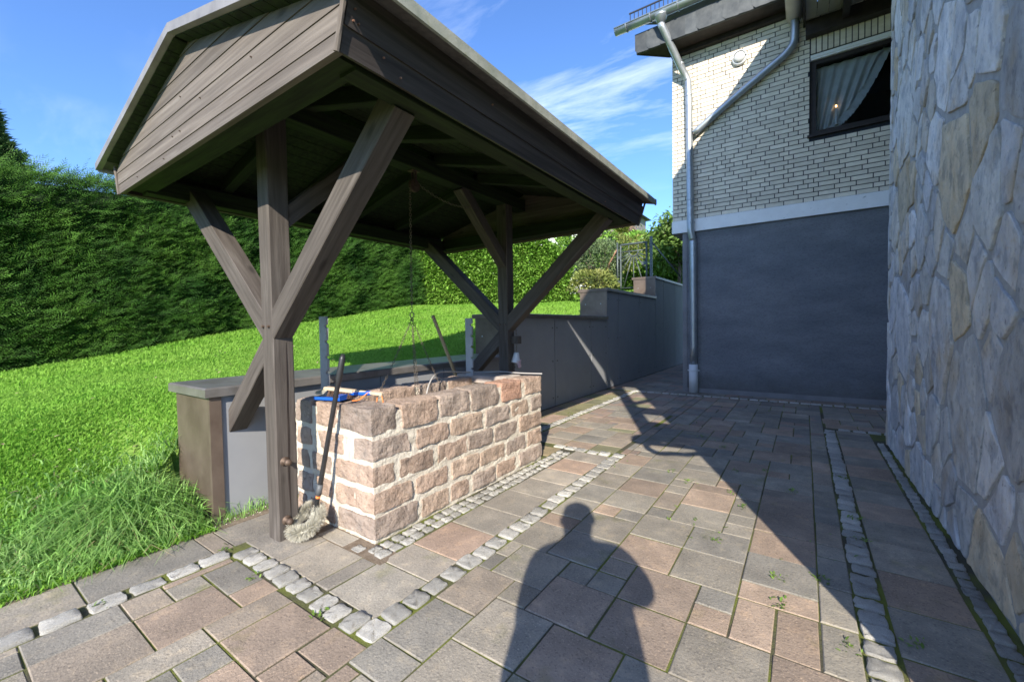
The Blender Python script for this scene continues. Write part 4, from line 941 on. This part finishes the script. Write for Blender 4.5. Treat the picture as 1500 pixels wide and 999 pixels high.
# unseen blockers added at the wing's near corner, shaped to cast the far shadow outline
pc = root('shadow_caster', (.3, .9, 4.5), 'unseen panel and bars added at the corner of the stone wing to cast the far shadow outline', 'shadow caster')
part('caster_panel', MB().prism([(-.80, 4.47), (.10, 4.46), (1.4, 4.46), (1.4, 6.5), (.36, 6.5), (-.80, 4.64)], 'y', 1.0, 1.148), 'soffit', pc)
part('caster_slope', MB().prism([(-.86, 4.56), (-.80, 4.52), (.44, 6.50), (.38, 6.54)], 'y', .2, 1.17), 'slate', pc)
part('caster_post', MB().box(.285, .43, 1.00, 1.146, 2.12, 4.498), 'darkwood', pc)
part('caster_rail', MB().box(.43, .72, 1.02, 1.14, 2.98, 3.19).box(.43, .72, 1.02, 1.14, 2.16, 2.64), 'darkwood', pc)
beam('caster_strut', (.42, 1.09, 3.36), (.72, 1.09, 3.60), .1, .09, 'darkwood', pc); beam('caster_arm', (.29, 1.09, 3.75), (.08, 1.09, 4.49), .1, .09, 'darkwood', pc)
ln_ = root('shadow_loop', (.33, 1.1, 1.95), 'unseen black loop and cap added at the corner of the stone wing to cast a rounded shadow', 'lantern')  # unseen loop added to cast the rounded bump in that shadow
part('arm', MB().tube(smooth_path([(.70, 1.1, 1.97), (.58, 1.1, 1.92), (.46, 1.1, 1.90), (.30, 1.1, 1.86), (.22, 1.1, 1.94), (.26, 1.1, 2.03), (.40, 1.1, 2.06), (.70, 1.1, 2.08)]), .035, 8), 'black', ln_, smooth=True)
part('shadow_loop_cap', MB().lathe([(.16, 2.09), (.14, 2.16), (.02, 2.24)], 10, (.25, 1.1, 0)), 'black', ln_)

# ================================================================== HEDGES, SHRUBS, TREES
def hedge_yew():
    h = root('yew_hedge', (-9.6, 2.5, .5), 'tall dark green clipped yew hedge along the left side of the lawn', 'hedge')
    ysr = np.arange(-4.5, 9.5, .16); top = np.interp(ysr, [-4.5, .7, 3.2, 5.5, 8.4], [3.25, 3.50, 3.72, 3.78, 3.80])
    mb = MB(); vs = []; fs = []
    prof = []
    for y, t in zip(ysr, top):
        b = float(lawn_z(-9.1, y))
        for (x, z) in ((-9.02, b-.3), (-9.06, b+.25*(t-b)), (-9.10, b+.5*(t-b)), (-9.10, b+.8*(t-b)), (-9.16, t-.10), (-9.5, t-.02), (-10.3, t-.03), (-10.4, b-.3)):
            nv = noise.noise_vector(Vector((x*1.3, y*1.3, z*1.3)))
            vs.append((x-.20+nv.x*.10, y, z+nv.z*.07))
    k = 8
    for i in range(len(ysr)-1):
        for j in range(k-1): fs.append((i*k+j, i*k+j+1, (i+1)*k+j+1, (i+1)*k+j))
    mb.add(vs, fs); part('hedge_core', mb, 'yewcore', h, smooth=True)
    n = 43000; y = RNG.uniform(-4.4, 9.4, n); t = np.interp(y, ysr, top); b = lawn_z(np.full(n, -9.05), y)
    f = RNG.random(n); topm = RNG.random(n) < .13
    z = b+.02+(t-b-.05)*f; x = -9.05-.13*f
    lum = np.array([noise.noise(Vector((yy*1.6, zz*1.6, 0)))+.9*noise.noise(Vector((yy*4.2, zz*4.2, 5))) for yy, zz in zip(y, z)])
    x = x+.13*lum+RNG.normal(0, .04, n)
    x = np.where(topm, -9.2-RNG.random(n)*.9, x); z = np.where(topm, t-.03+.07*lum+RNG.random(n)**3*.16, z)
    SV, SF = FEATHER
    d = np.stack([np.where(topm, .25, .60)+RNG.normal(0, .26, n), .62+RNG.normal(0, .30, n), np.where(topm, 1.1, .50)+RNG.normal(0, .30, n)], 1)
    up = np.stack([RNG.normal(.6, .5, n), RNG.normal(-.3, .5, n), RNG.normal(.5, .5, n)], 1)
    sc = RNG.uniform(.12, .25, n)
    v, q = scatter(SV, SF, np.stack([x, y, z], 1), d, up, sc)
    fast('foliage', v, q, 'yew', h, 'stuff')
hedge_yew()
def leafmass(name, parent, m, pos, out, n_up, size, spread=.45, kind='stuff', tv=LEAF_V, tf=LEAF_F):
    n = len(pos); d = norm(out+RNG.normal(0, spread, (n, 3))); up = np.tile(np.array(n_up, float), (n, 1))+RNG.normal(0, .5, (n, 3))
    v, q = scatter(tv, tf, pos, d, up, RNG.uniform(*size, n)); return fast(name, v, q, m, parent, kind)
def hedge_laurel():
    h = root('laurel_hedge', (-6.9, 9.0, 1.8), 'bright green glossy laurel hedge along the back of the lawn', 'hedge')
    A = np.array([-9.3, 8.5]); B = np.array([-4.9, 9.6]); u = (B-A)/np.linalg.norm(B-A); nrm = np.array([u[1], -u[0]]); Ln = np.linalg.norm(B-A)
    def top(s): return np.interp(s, [0, 1.5, 3.0, 3.9, 4.3, Ln], [3.62, 3.78, 3.72, 3.45, 3.1, 2.7])
    vs = []; fs = []; ss = np.arange(.15, Ln-.1, .15)
    for s in ss:
        p = A+u*s; b = 1.72; t = float(top(s))-.12
        for (o, z) in ((-.12, b-.1), (-.08, b+.3), (-.02, b+.6*(t-b)), (-.12, t-.1), (-.35, t), (-.9, t), (-1.0, b-.2)):
            nv = noise.noise_vector(Vector((s*1.5, z*1.5, 3))); q = p+nrm*(o-.06+.09*nv.x); vs.append((q[0], q[1], z+.05*nv.z))
    k = 7
    for i in range(len(ss)-1):
        for j in range(k-1): fs.append((i*k+j, i*k+j+1, (i+1)*k+j+1, (i+1)*k+j))
    for base in (0, (len(ss)-1)*k): fs.append(tuple(range(base, base+k)))
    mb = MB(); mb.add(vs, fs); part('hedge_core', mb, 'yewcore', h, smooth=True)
    n = 30000; s = RNG.uniform(0, Ln, n); f = RNG.random(n); t = top(s); z = 1.74+(t-1.74)*f; topm = RNG.random(n) < .12
    o = RNG.normal(0, .05, n)+.10*np.array([noise.noise(Vector((a*1.5, b*1.5, 3))) for a, b in zip(s, z)])
    o = np.where(topm, -RNG.random(n)*.8, o); z = np.where(topm, t-.05+RNG.normal(0, .06, n), z)
    endm = RNG.random(n) < .06; s = np.where(endm, Ln-.1+RNG.normal(0, .05, n), s); o = np.where(endm, -RNG.random(n)*.8, o)
    P = np.stack([A[0]+u[0]*s+nrm[0]*o, A[1]+u[1]*s+nrm[1]*o, z], 1)
    out = np.stack([np.full(n, nrm[0]*.8+u[0]*.3), np.full(n, nrm[1]*.8), np.where(topm, .9, .1)], 1)
    leafmass('foliage', h, 'laurel', P, out, (-.2, -.5, .9), (.07, .125), .55)
hedge_laurel()
def blob_pts(c, r, n, shell=.35):
    d = norm(RNG.normal(0, 1, (n, 3))); k = 1-shell*RNG.random(n)**1.5
    lum = np.array([noise.noise(Vector(tuple(q*2.2+np.array(c)))) for q in d]); k = k*(1+.28*lum)
    return np.array(c)+d*k[:, None]*np.array(r), d
def shrub(name, c, r, n, m, size, label, cat, stems=7, kind='bush', spread=.6, zmin=None):
    h = root(name, (c[0], c[1], c[2]-r[2]), label, cat)
    P, d = blob_pts(c, r, n); 
    if zmin is not None: keep = P[:, 2] > zmin; P, d = P[keep], d[keep]
    leafmass('foliage', h, m, P, d+np.array([0, 0, .35]), (0, -.4, .9), size, spread)
    st = MB()
    for k in range(stems):
        a = 2*PI*k/stems; st.tube([(c[0]+.05*math.cos(a), c[1]+.05*math.sin(a), c[2]-r[2]*1.15), (c[0]+r[0]*.4*math.cos(a), c[1]+r[1]*.4*math.sin(a), c[2]-.1*r[2]), (c[0]+r[0]*.75*math.cos(a), c[1]+r[1]*.75*math.sin(a), c[2]+r[2]*.5)], [.03, .018, .006], 6)
    part('stems', st, 'bark', h, smooth=True)
def at(px, py, y):
    d = CR*((px-750)/FPX)-CU*((py-499.5)/FPX)+CF; t = y/d.y; return (d.x*t, y, CAMH+d.z*t)
shrub('flowering_bush', at(868, 415, 9.2), (.55, .5, .30), 2600, 'shrub', (.05, .10), 'low yellowish flowering bush between the laurel hedge and the gate', 'bush')
shrub('shrub', at(878, 388, 11.6), (.75, .6, .75), 5200, 'bluegreen', (.05, .11), 'fine leaved grey green shrub behind the yellowish bush, left of the gate', 'shrub')
shrub('shrub', at(895, 372, 17.0), (1.6, .9, .8), 4200, 'shrub', (.08, .15), 'loose yellow green shrub in front of the white house', 'shrub')
shrub('laurel_bush', at(942, 392, 20.0), (2.6, .9, 1.5), 22000, 'laurel', (.17, .30), 'broad bright green laurel bush right behind the metal gate', 'bush')
shrub('laurel_bush', at(855, 360, 13.0), (1.0, .7, .9), 3500, 'laurel', (.10, .16), 'rounded bright laurel bush rising over the end of the laurel hedge', 'bush')
def conifer(name, base, h, r, n, m, size, label, cat, group=None):
    t = root(name, base, label, cat, group); b = Vector(base)
    part('trunk', MB().tube([b-Vector((0, 0, .3)), b+Vector((.02, 0, h*.5)), b+Vector((0, 0, h))], [.09*r+.03, .05*r+.02, .01], 8), 'bark', t, smooth=True)
    f = RNG.random(n)**.75; a = RNG.uniform(0, 2*PI, n); lay = 1+.22*np.sin(f*34); rr_ = r*(1-f)**.8*lay*np.sqrt(RNG.uniform(.25, 1, n))+.03
    P = np.stack([b.x+rr_*np.cos(a), b.y+rr_*np.sin(a), b.z+.1+f*h], 1); d = np.stack([np.cos(a), np.sin(a), np.full(n, .35)], 1)
    leafmass('crown', t, m, P, d, (0, 0, 1), size, .4, tv=SPRIG_V, tf=SPRIG_F)
conifer('golden_cypress', at(912, 402, 21.5), 2.9, .6, 2600, 'conifer', (.14, .26), 'slender golden cypress behind the metal gate', 'tree')
def broad_tree(name, base, h, cr, n, m, size, label, cat, seed, droop=0., dens=9, clump=.34):
    t = root(name, base, label, cat); b = Vector(base); rg = random.Random(seed)
    part('trunk', MB().tube([b-Vector((0, 0, .3)), b+Vector((.05, 0, h*.35)), b+Vector((-.05, .05, h*.7)), b+Vector((0, 0, h*.97))], [h*.028, h*.02, h*.012, .008], 9), 'bark', t, smooth=True)
    lim = MB(); tips = []
    for k in range(dens*3):
        z = h*rg.uniform(.28, .95); a = rg.uniform(0, 2*PI); ln = cr*(1.15-abs(z/h-.5)*1.1)*rg.uniform(.55, 1)
        p0 = b+Vector((0, 0, z)); p1 = p0+Vector((math.cos(a)*ln*.55, math.sin(a)*ln*.55, ln*.28)); p2 = p0+Vector((math.cos(a)*ln, math.sin(a)*ln, ln*(.30-droop)))
        lim.tube([p0, p1, p2], [h*.008, h*.005, .006], 5); tips += [p1, p2, (p1+p2)/2]
    part('limbs', lim, 'bark', t, smooth=True)
    P = []; 
    for q in tips: P.append(np.array(q)+RNG.normal(0, clump*cr*.42, (n//len(tips), 3))*np.array([1, 1, .7]))
    P = np.concatenate(P); P = np.concatenate([P]); d = RNG.normal(0, 1, P.shape)+np.array([0, 0, -droop*2])
    leafmass('crown', t, m, P, d, (0, 0, 1), size, .3)
broad_tree('birch', at(917, 402, 24), 2.9, 1.1, 2200, 'birch', (.09, .16), 'thin autumn brown birch standing far behind the gate', 'tree', 4, droop=.5, dens=7)
broad_tree('leafy_tree', at(994, 432, 17.0), 2.9, 1.05, 10500, 'leafy', (.12, .22), 'dark leafy young tree growing against the corner of the house', 'tree', 9, dens=10, clump=.5)
conifer('spruce', (-16.5, 1.15, .5), 6.3, 1.9, 5200, 'darkleaf', (.22, .45), 'dark spruce whose top rises behind the yew hedge', 'tree')

# ================================================================== GATE AND DISTANT HOUSE
GY_ = 11.2
gate = root('sunray_gate', (-3.78, GY_, 2.2), 'galvanised metal garden gate with a rising sun of bars', 'gate')
gx0, gx1, gz0, gz1 = -4.125, -3.425, 2.20, 3.385
def bar(name, pts, r, par, m='gate', n=8): return part(name, MB().tube(pts, r, n), m, par, smooth=True)
bar('gate_frame', smooth_path([(gx0, GY_, gz0), (gx0, GY_, gz0+.6), (gx0, GY_, gz1-.06), (gx0+.02, GY_, gz1-.01), (gx0+.07, GY_, gz1), (gx1-.07, GY_, gz1), (gx1-.02, GY_, gz1-.01), (gx1, GY_, gz1-.06), (gx1, GY_, gz0+.6), (gx1, GY_, gz0)], 4), .027, gate)
bar('rail', [(gx0, GY_, 3.19), (gx1, GY_, 3.19)], .017, gate); bar('rail', [(gx0, GY_, gz0+.02), (gx1, GY_, gz0+.02)], .014, gate)
cx = -3.77; 
for xx in (-3.90, -3.645): bar('upright', [(xx, GY_, 3.19), (xx, GY_, gz1)], .010, gate)
bar('sun_arc', [(cx+.125*math.cos(a), GY_, 3.185+.125*math.sin(a)) for a in np.linspace(PI, 2*PI, 13)], .018, gate)
for a in np.linspace(205, 335, 9):
    t = math.radians(a); dx_, dz_ = math.cos(t), math.sin(t); s0 = .125; s1 = min((3.185-gz0-.02)/-dz_, (.345 if dx_ > 0 else .345)/max(abs(dx_), 1e-3))
    bar('ray', [(cx+dx_*s0, GY_, 3.185+dz_*s0), (cx+dx_*s1, GY_, 3.185+dz_*s1)], .0135, gate)
part('lock_box', MB().cbox(-3.55, -3.43, GY_-.03, GY_+.02, 2.80, 2.89, .004), 'gate', gate)
part('latch', MB().box(-3.43, -3.36, GY_-.01, GY_+.01, 2.835, 2.855), 'gate', gate)
gp = root('gate_post', (-4.22, GY_, 2.1), 'slim pale gate post with a rusty slanting strut, left of the sunray gate', 'gate post')
bar('post', [(-4.215, GY_, 2.05), (-4.215, GY_, 3.46)], .024, gp); bar('strut', [(-4.235, GY_, 3.28), (-4.68, GY_+.05, 2.58)], .018, gp, 'rustst'); part('hinge', MB().box(-4.2, -4.12, GY_-.012, GY_+.012, 3.02, 3.09).box(-4.2, -4.12, GY_-.012, GY_+.012, 2.36, 2.42), 'gate', gp)
gp = root('gate_post', (-3.31, GY_, 2.1), 'thick dark gate post with a grey slanting strut, right of the sunray gate', 'gate post')
part('post', MB().cbox(-3.335, -3.275, GY_-.03, GY_+.03, 2.05, 3.52, .004), 'gate', gp); bar('strut', [(-3.28, GY_, 3.36), (-2.62, GY_+.25, 2.42)], .018, gp, 'gate')
dh = root('white_house', (-11, 25, 1), 'white rendered house with a grey gable and white drainpipe far behind the hedge', 'house')
A_ = at(905, 400, 26)
hx = A_[0]
part('wall', MB().box(hx-9, hx-1.15, 26, 32, 0, at(880, 325, 26)[2]+1.2), 'whitew', dh)
M['greyw'] = mat('grey_gable', (.20, .19, .18), (.25, .24, .23), scale=3, rough=.9, bump=.1)
part('recess_wall', MB().box(hx-1.15, hx-.05, 27.2, 32, 0, at(880, 325, 26)[2]+1.2), 'greyw', dh)
part('edge_board', MB().box(hx-.32, hx+.0, 26.9, 27.19, 0, at(880, 325, 26)[2]+1.0), 'darkwood', dh)
zt = at(880, 325, 26)[2]-1.35
part('drainpipe', MB().tube(smooth_path([(hx-.25, 26.4, zt+.3), (hx-.25, 26.2, zt-.1), (hx-.45, 25.95, zt-.45), (hx-1.22, 25.9, zt-.95), (hx-1.30, 25.9, zt-1.2), (hx-1.30, 25.9, 0)], 5), .09, 10), 'whitep', dh, smooth=True)
part('roof', MB().prism([(hx-9.4, zt+2.45), (hx+.3, zt+2.45), (hx-4.5, zt+4.6)], 'y', 25.6, 32.4), 'slate', dh)

# ================================================================== GRASS, WEEDS
def blades(n, P, h, lean, w, m, name, kind='stuff', curl=.5, parent=None):
    """bent three-segment blades; P base points, h heights, lean (n,3) horizontal lean"""
    az = RNG.uniform(0, 2*PI, n); side = np.stack([np.cos(az), np.sin(az), np.zeros(n)], 1)*w[:, None]
    up = np.array([0, 0, 1.])
    p1 = P+up*h[:, None]*.55+lean*h[:, None]*.25; p2 = P+up*(h*(.95-curl*np.linalg.norm(lean, axis=1)*.5))[:, None]+lean*h[:, None]*.9
    v = np.stack([P-side, P+side, p1-side*.8, p1+side*.8, p2], 1).reshape(-1, 3); b = np.arange(n)[:, None]*5
    # quad + a quad folded to the tip
    f = np.concatenate([b+np.array([[0, 1, 3, 2]]), b+np.array([[2, 3, 4, 4]])]); tri = b+np.array([[2, 3, 4]])
    q1 = np.concatenate([b+np.array([[0, 1, 3]]), b+np.array([[0, 3, 2]]), tri]); return fast(name, v, q1, m, parent, kind)
def lawn_pts(n, x0, x1, y0, y1, dens=None):
    x = RNG.uniform(x0, x1, n); y = RNG.uniform(y0, y1, n)
    k = ~((x > -3.70) & (y > 1.05)) & (x < -2.95); x, y = x[k], y[k]; return x, y
xa, ya = [], []
for (n, a) in ((62000, (-4.8, -2.95, -1.2, 2.6)), (70000, (-6.5, -3.7, -1.5, 5)), (80000, (-9.1, -3.7, -1.5, 9.3)), (14000, (-6, -3.7, 9, 14))):
    x, y = lawn_pts(n, *a); xa.append(x); ya.append(y)
x = np.concatenate(xa); y = np.concatenate(ya); n = len(x)
z = lawn_z(x, y); dist = np.sqrt(x**2+y**2)
pn = np.array([noise.noise(Vector((a*1.4, b*1.4, 0))) for a, b in zip(x, y)])
h = (.034+.022*RNG.random(n)+.010*pn)*(1+.10*np.clip(dist-4, 0, 6)); wv = .0028+.0012*dist*.55
la = np.stack([RNG.normal(.25, .45, n), RNG.normal(.25, .45, n), np.zeros(n)], 1)
blades(n, np.stack([x, y, z-.008], 1), h, la, wv, 'grass', 'lawn_grass')
# rank long grass at the wall end and along the paving edge
n = 5200; x = np.concatenate([RNG.normal(-3.42, .24, n*3//4), RNG.uniform(-3.6, -2.98, n-n*3//4)]); y = np.concatenate([RNG.normal(.66, .30, n*3//4), RNG.uniform(-.7, 1.06, n-n*3//4)])
k = (x < -2.97) & (y < 1.07) & (x > -4.3); x, y = x[k], y[k]; n = len(x)
g_ = np.exp(-((x+3.36)/.34)**2-((y-.80)/.34)**2)
h = .07+.17*g_*RNG.uniform(.3, 1.4, n)+.05*RNG.random(n); cx_, cy_ = -3.50, .85
la = np.stack([RNG.normal(.45, .65, n), -.25*g_+RNG.normal(-.1, .65, n), np.zeros(n)], 1)
blades(n, np.stack([x, y, lawn_z(x, y)-.01], 1), h, la, RNG.uniform(.0028, .0062, n), 'tuft', 'tall_grass', curl=.9)
k = RNG.random(n) < .05; kn = int(k.sum())
blades(kn, np.stack([x[k], y[k], lawn_z(x[k], y[k])-.005], 1), h[k]*.8, la[k]*1.3, RNG.uniform(.002, .004, kn), 'dry', 'dry_grass', curl=1.0)
n = 420; x = RNG.uniform(-3.12, -3.0, n); y = RNG.uniform(1.06, 1.42, n); h = RNG.uniform(.02, .12, n)*(RNG.random(n) < .35)+.012
blades(n, np.stack([x, y, np.full(n, .0)], 1), h, RNG.normal(0, .5, (n, 3))*np.array([1, 1, 0]), RNG.uniform(.001, .0025, n), 'tuft', 'wall_foot_grass')
sp = MB(); rs = random.Random(5)
for k in range(150):
    cxx, cyy = rs.uniform(-3.09, -2.99), rs.uniform(-.6, 1.5); r = rs.uniform(.003, .009); sp.lathe([(.001, -r*.3), (r, 0), (.001, r*.7)], 5, (cxx, cyy, .004))
part('soil_strip', MB().box(-3.10, -2.955, -.9, 1.5, -.02, .002), 'dirt', None, kind='structure'); o = part('gravel', sp, 'mortar', None, kind='stuff')
nl = 150; x = RNG.uniform(-8.6, -3.8, nl); y = RNG.uniform(-.5, 8.5, nl); x[:40] = RNG.uniform(-4.6, -3.1, 40); y[:40] = RNG.uniform(-.6, 1, 40)
v, q = scatter(LEAF_V, LEAF_F, np.stack([x, y, lawn_z(x, y)+.05], 1), np.stack([RNG.normal(0, 1, nl), RNG.normal(0, 1, nl), RNG.normal(0, .25, nl)], 1), np.tile([0, 0, 1.], (nl, 1)), RNG.uniform(.025, .05, nl)); fast('fallen_leaves', v, q, 'dry', None, 'stuff')
# weeds in the joints
wp = [ground_px(a, b) for a, b in ((1144, 848), (1140, 882), (1243, 947), (1205, 848), (1348, 945), (1072, 722), (1090, 742), (1045, 790), (1078, 690), (1010, 705), (985, 690), (330, 806), (375, 845), (465, 902), (150, 885), (1120, 690), (1160, 720), (1230, 700), (1255, 760), (1262, 790), (835, 545+60), (1030, 640), (1060, 655))]
wv_ = []
for p in wp:
    for k in range(16): wv_.append((p.x+random.gauss(0, .022), p.y+random.gauss(0, .022), .001))
for k in range(600):
    yy = random.uniform(1.2, 7.4); xx = -.092+.15*round(random.uniform(-9, 2)); 
    if random.random() < .5: xx, yy = random.uniform(-1.35, .18), 1.637+.15*round((random.uniform(1.2, 7.4)-1.637)/.15)
    if noise.noise(Vector((xx*1.3, yy*1.3, 4))) > .22: wv_.append((xx+random.gauss(0, .006), yy+random.gauss(0, .006), -.003))
wv_ = np.array(wv_); n = len(wv_); d = norm(np.stack([RNG.normal(0, 1, n), RNG.normal(0, 1, n), RNG.uniform(.15, .8, n)], 1))
v, q = scatter(LEAF_V, LEAF_F, wv_, d, np.tile([0, 0, 1.], (n, 1)), RNG.uniform(.010, .030, n)); fast('weeds', v, q, 'weed', None, 'stuff')

# ================================================================== PHOTOGRAPHER (throws the shadow in front)
def person():
    p = root('person', (.07, -.16, 0), 'person standing with bent elbows, holding up a camera at chest height', 'person')
    fwd = Vector((CF.x, CF.y, 0)).normalized(); rt = Vector((fwd.y, -fwd.x, 0)); o = Vector((.075, -.175, 0))
    def P(r, f, z): q = o+rt*r+fwd*f; return (q.x, q.y, z)
    vs = []; es = []; rad = []
    def v(r, f, z, a, b=None): vs.append(P(r, f, z)); rad.append((a, b or a)); return len(vs)-1
    def e_(*c):
        for a, b in zip(c, c[1:]): es.append((a, b))
    pel = v(0, -.02, .90, .10); wst = v(0, -.02, 1.10, .10); chs = v(0, -.03, 1.28, .10); up = v(0, -.03, 1.40, .09); nk = v(0, -.01, 1.475, .080); hd0 = v(0, .005, 1.55, .098, .105); hd1 = v(0, .005, 1.64, .112, .118); hd2 = v(0, 0, 1.69, .08, .09)
    e_(pel, wst, chs, up, nk, hd0, hd1, hd2)
    for s in (-1, 1):
        sh = v(s*.19, -.03, 1.385, .10); el = v(.30, -.08, 1.22, .078) if s > 0 else v(-.205, -.04, 1.06, .078); wr = v(s*.13, .075, 1.185, .033); ha = v(s*.105, .11, 1.20, .036, .026); e_(up, sh, el, wr, ha)
        for k in range(4):
            f0 = v(s*(.085+.004*k), .112-.004*k, 1.232-.022*k, .009); f1 = v(s*(.060+.002*k), .128-.006*k, 1.236-.023*k, .0085); f2 = v(s*(.040+.004*k), .118-.004*k, 1.236-.023*k, .008); e_(ha, f0, f1, f2)
        t0 = v(s*.085, .075, 1.205, .011); t1 = v(s*.06, .07, 1.222, .010); e_(ha, t0, t1)
        hip = v(s*.10, -.02, .88, .095); kn = v(s*.115, .0, .50, .085); an = v(s*.12, -.02, .09, .042); toe = v(s*.14, .14, .035, .035); e_(pel, hip, kn, an, toe)
    me = bpy.data.meshes.new('body'); me.from_pydata(vs, es, []); ob = bpy.data.objects.new('body', me); COL.objects.link(ob)
    md = ob.modifiers.new('skin', 'SKIN'); sv = me.skin_vertices[0].data
    for i, r in enumerate(rad): sv[i].radius = r; sv[i].use_root = (i == 0)
    md.branch_smoothing = .6; s2 = ob.modifiers.new('sub', 'SUBSURF'); s2.levels = s2.render_levels = 2
    bpy.context.view_layer.update(); dg = bpy.context.evaluated_depsgraph_get(); m1 = bpy.data.meshes.new_from_object(ob.evaluated_get(dg)); bpy.data.objects.remove(ob)
    tb = MB(); tv = []; tf = []; K = 20
    for (z, a, b_, c) in ((.52, .02, .02, -.01), (.53, .20, .14, -.01), (.75, .245, .15, -.01), (.95, .262, .16, -.015), (1.1, .25, .15, -.01), (1.25, .235, .14, 0), (1.35, .225, .125, 0), (1.42, .15, .10, 0), (1.46, .07, .07, 0)):
        for k in range(K): an = 2*PI*k/K; tv.append(P(c+a*math.cos(an), -.02+b_*math.sin(an), z))
    for i_ in range(8):
        for k in range(K): tf.append((i_*K+k, i_*K+(k+1) % K, (i_+1)*K+(k+1) % K, (i_+1)*K+k))
    tf += [tuple(range(K))[::-1], tuple(range(8*K, 9*K))]
    bmj = bmesh.new(); bmj.from_mesh(m1); tb.add(tv, tf); bmj.from_mesh(tb.mesh('torso')); mj = bpy.data.meshes.new('body'); bmj.to_mesh(mj); bmj.free()
    ob = bpy.data.objects.new('body', mj); COL.objects.link(ob); rm = ob.modifiers.new('remesh', 'REMESH'); rm.mode = 'VOXEL'; rm.voxel_size = .011
    bpy.context.view_layer.update(); dg = bpy.context.evaluated_depsgraph_get(); m2 = bpy.data.meshes.new_from_object(ob.evaluated_get(dg)); bpy.data.objects.remove(ob)
    m2.materials.clear()
    for n_ in ('jacket', 'skin', 'jeans', 'shoe'): m2.materials.append(M[n_])
    for f in m2.polygons:
        c = f.center; q = c-o; z = c.z; f.material_index = 1 if z > 1.46 or (1.15 < z < 1.26 and q.dot(fwd) > .085) else 2 if .09 < z < .93 else 3 if z <= .09 else 0; f.use_smooth = True
    link('body', m2, None, p)
    hc = Vector(P(0, .0, 1.64)); vs2 = []; fs2 = []; R3 = Matrix((rt, fwd, Vector((0, 0, 1)))).transposed()
    mbh = MB(); mbh.lathe([(.088, -.03), (.097, .02), (.085, .07), (.05, .10), (.002, .112)], 18, hc-fwd*.012, R3 @ Matrix.Diagonal((1, 1.12, 1)).to_3x3()); part('hair', mbh, 'hair', p, smooth=True)
    nb = MB(); nb.lathe([(.018, 0), (.012, .02), (.004, .05)], 8, Vector(P(0, .105, 1.60)), R3); part('nose', nb, 'skin', p, smooth=True)
    for s in (-1, 1):
        eb = MB(); eb.lathe([(.006, -.03), (.012, -.015), (.013, .01), (.008, .03)], 8, Vector(P(s*.098, -.005, 1.61)), R3); part('ear', eb, 'skin', p, smooth=True)
        ey = MB(); ey.lathe([(.001, -.006), (.009, -.003), (.011, .0), (.009, .003), (.001, .006)], 10, Vector(P(s*.032, .092, 1.635)), R3); part('eye', ey, 'ceramic', p, smooth=True)
    mo = MB(); mo.box(-.024, .024, -.004, .004, -.004, .004); Rm = R3.to_4x4(); Rm.translation = Vector(P(0, .092, 1.555)); part('mouth', mo, 'pinkc', p, Rm)
person()
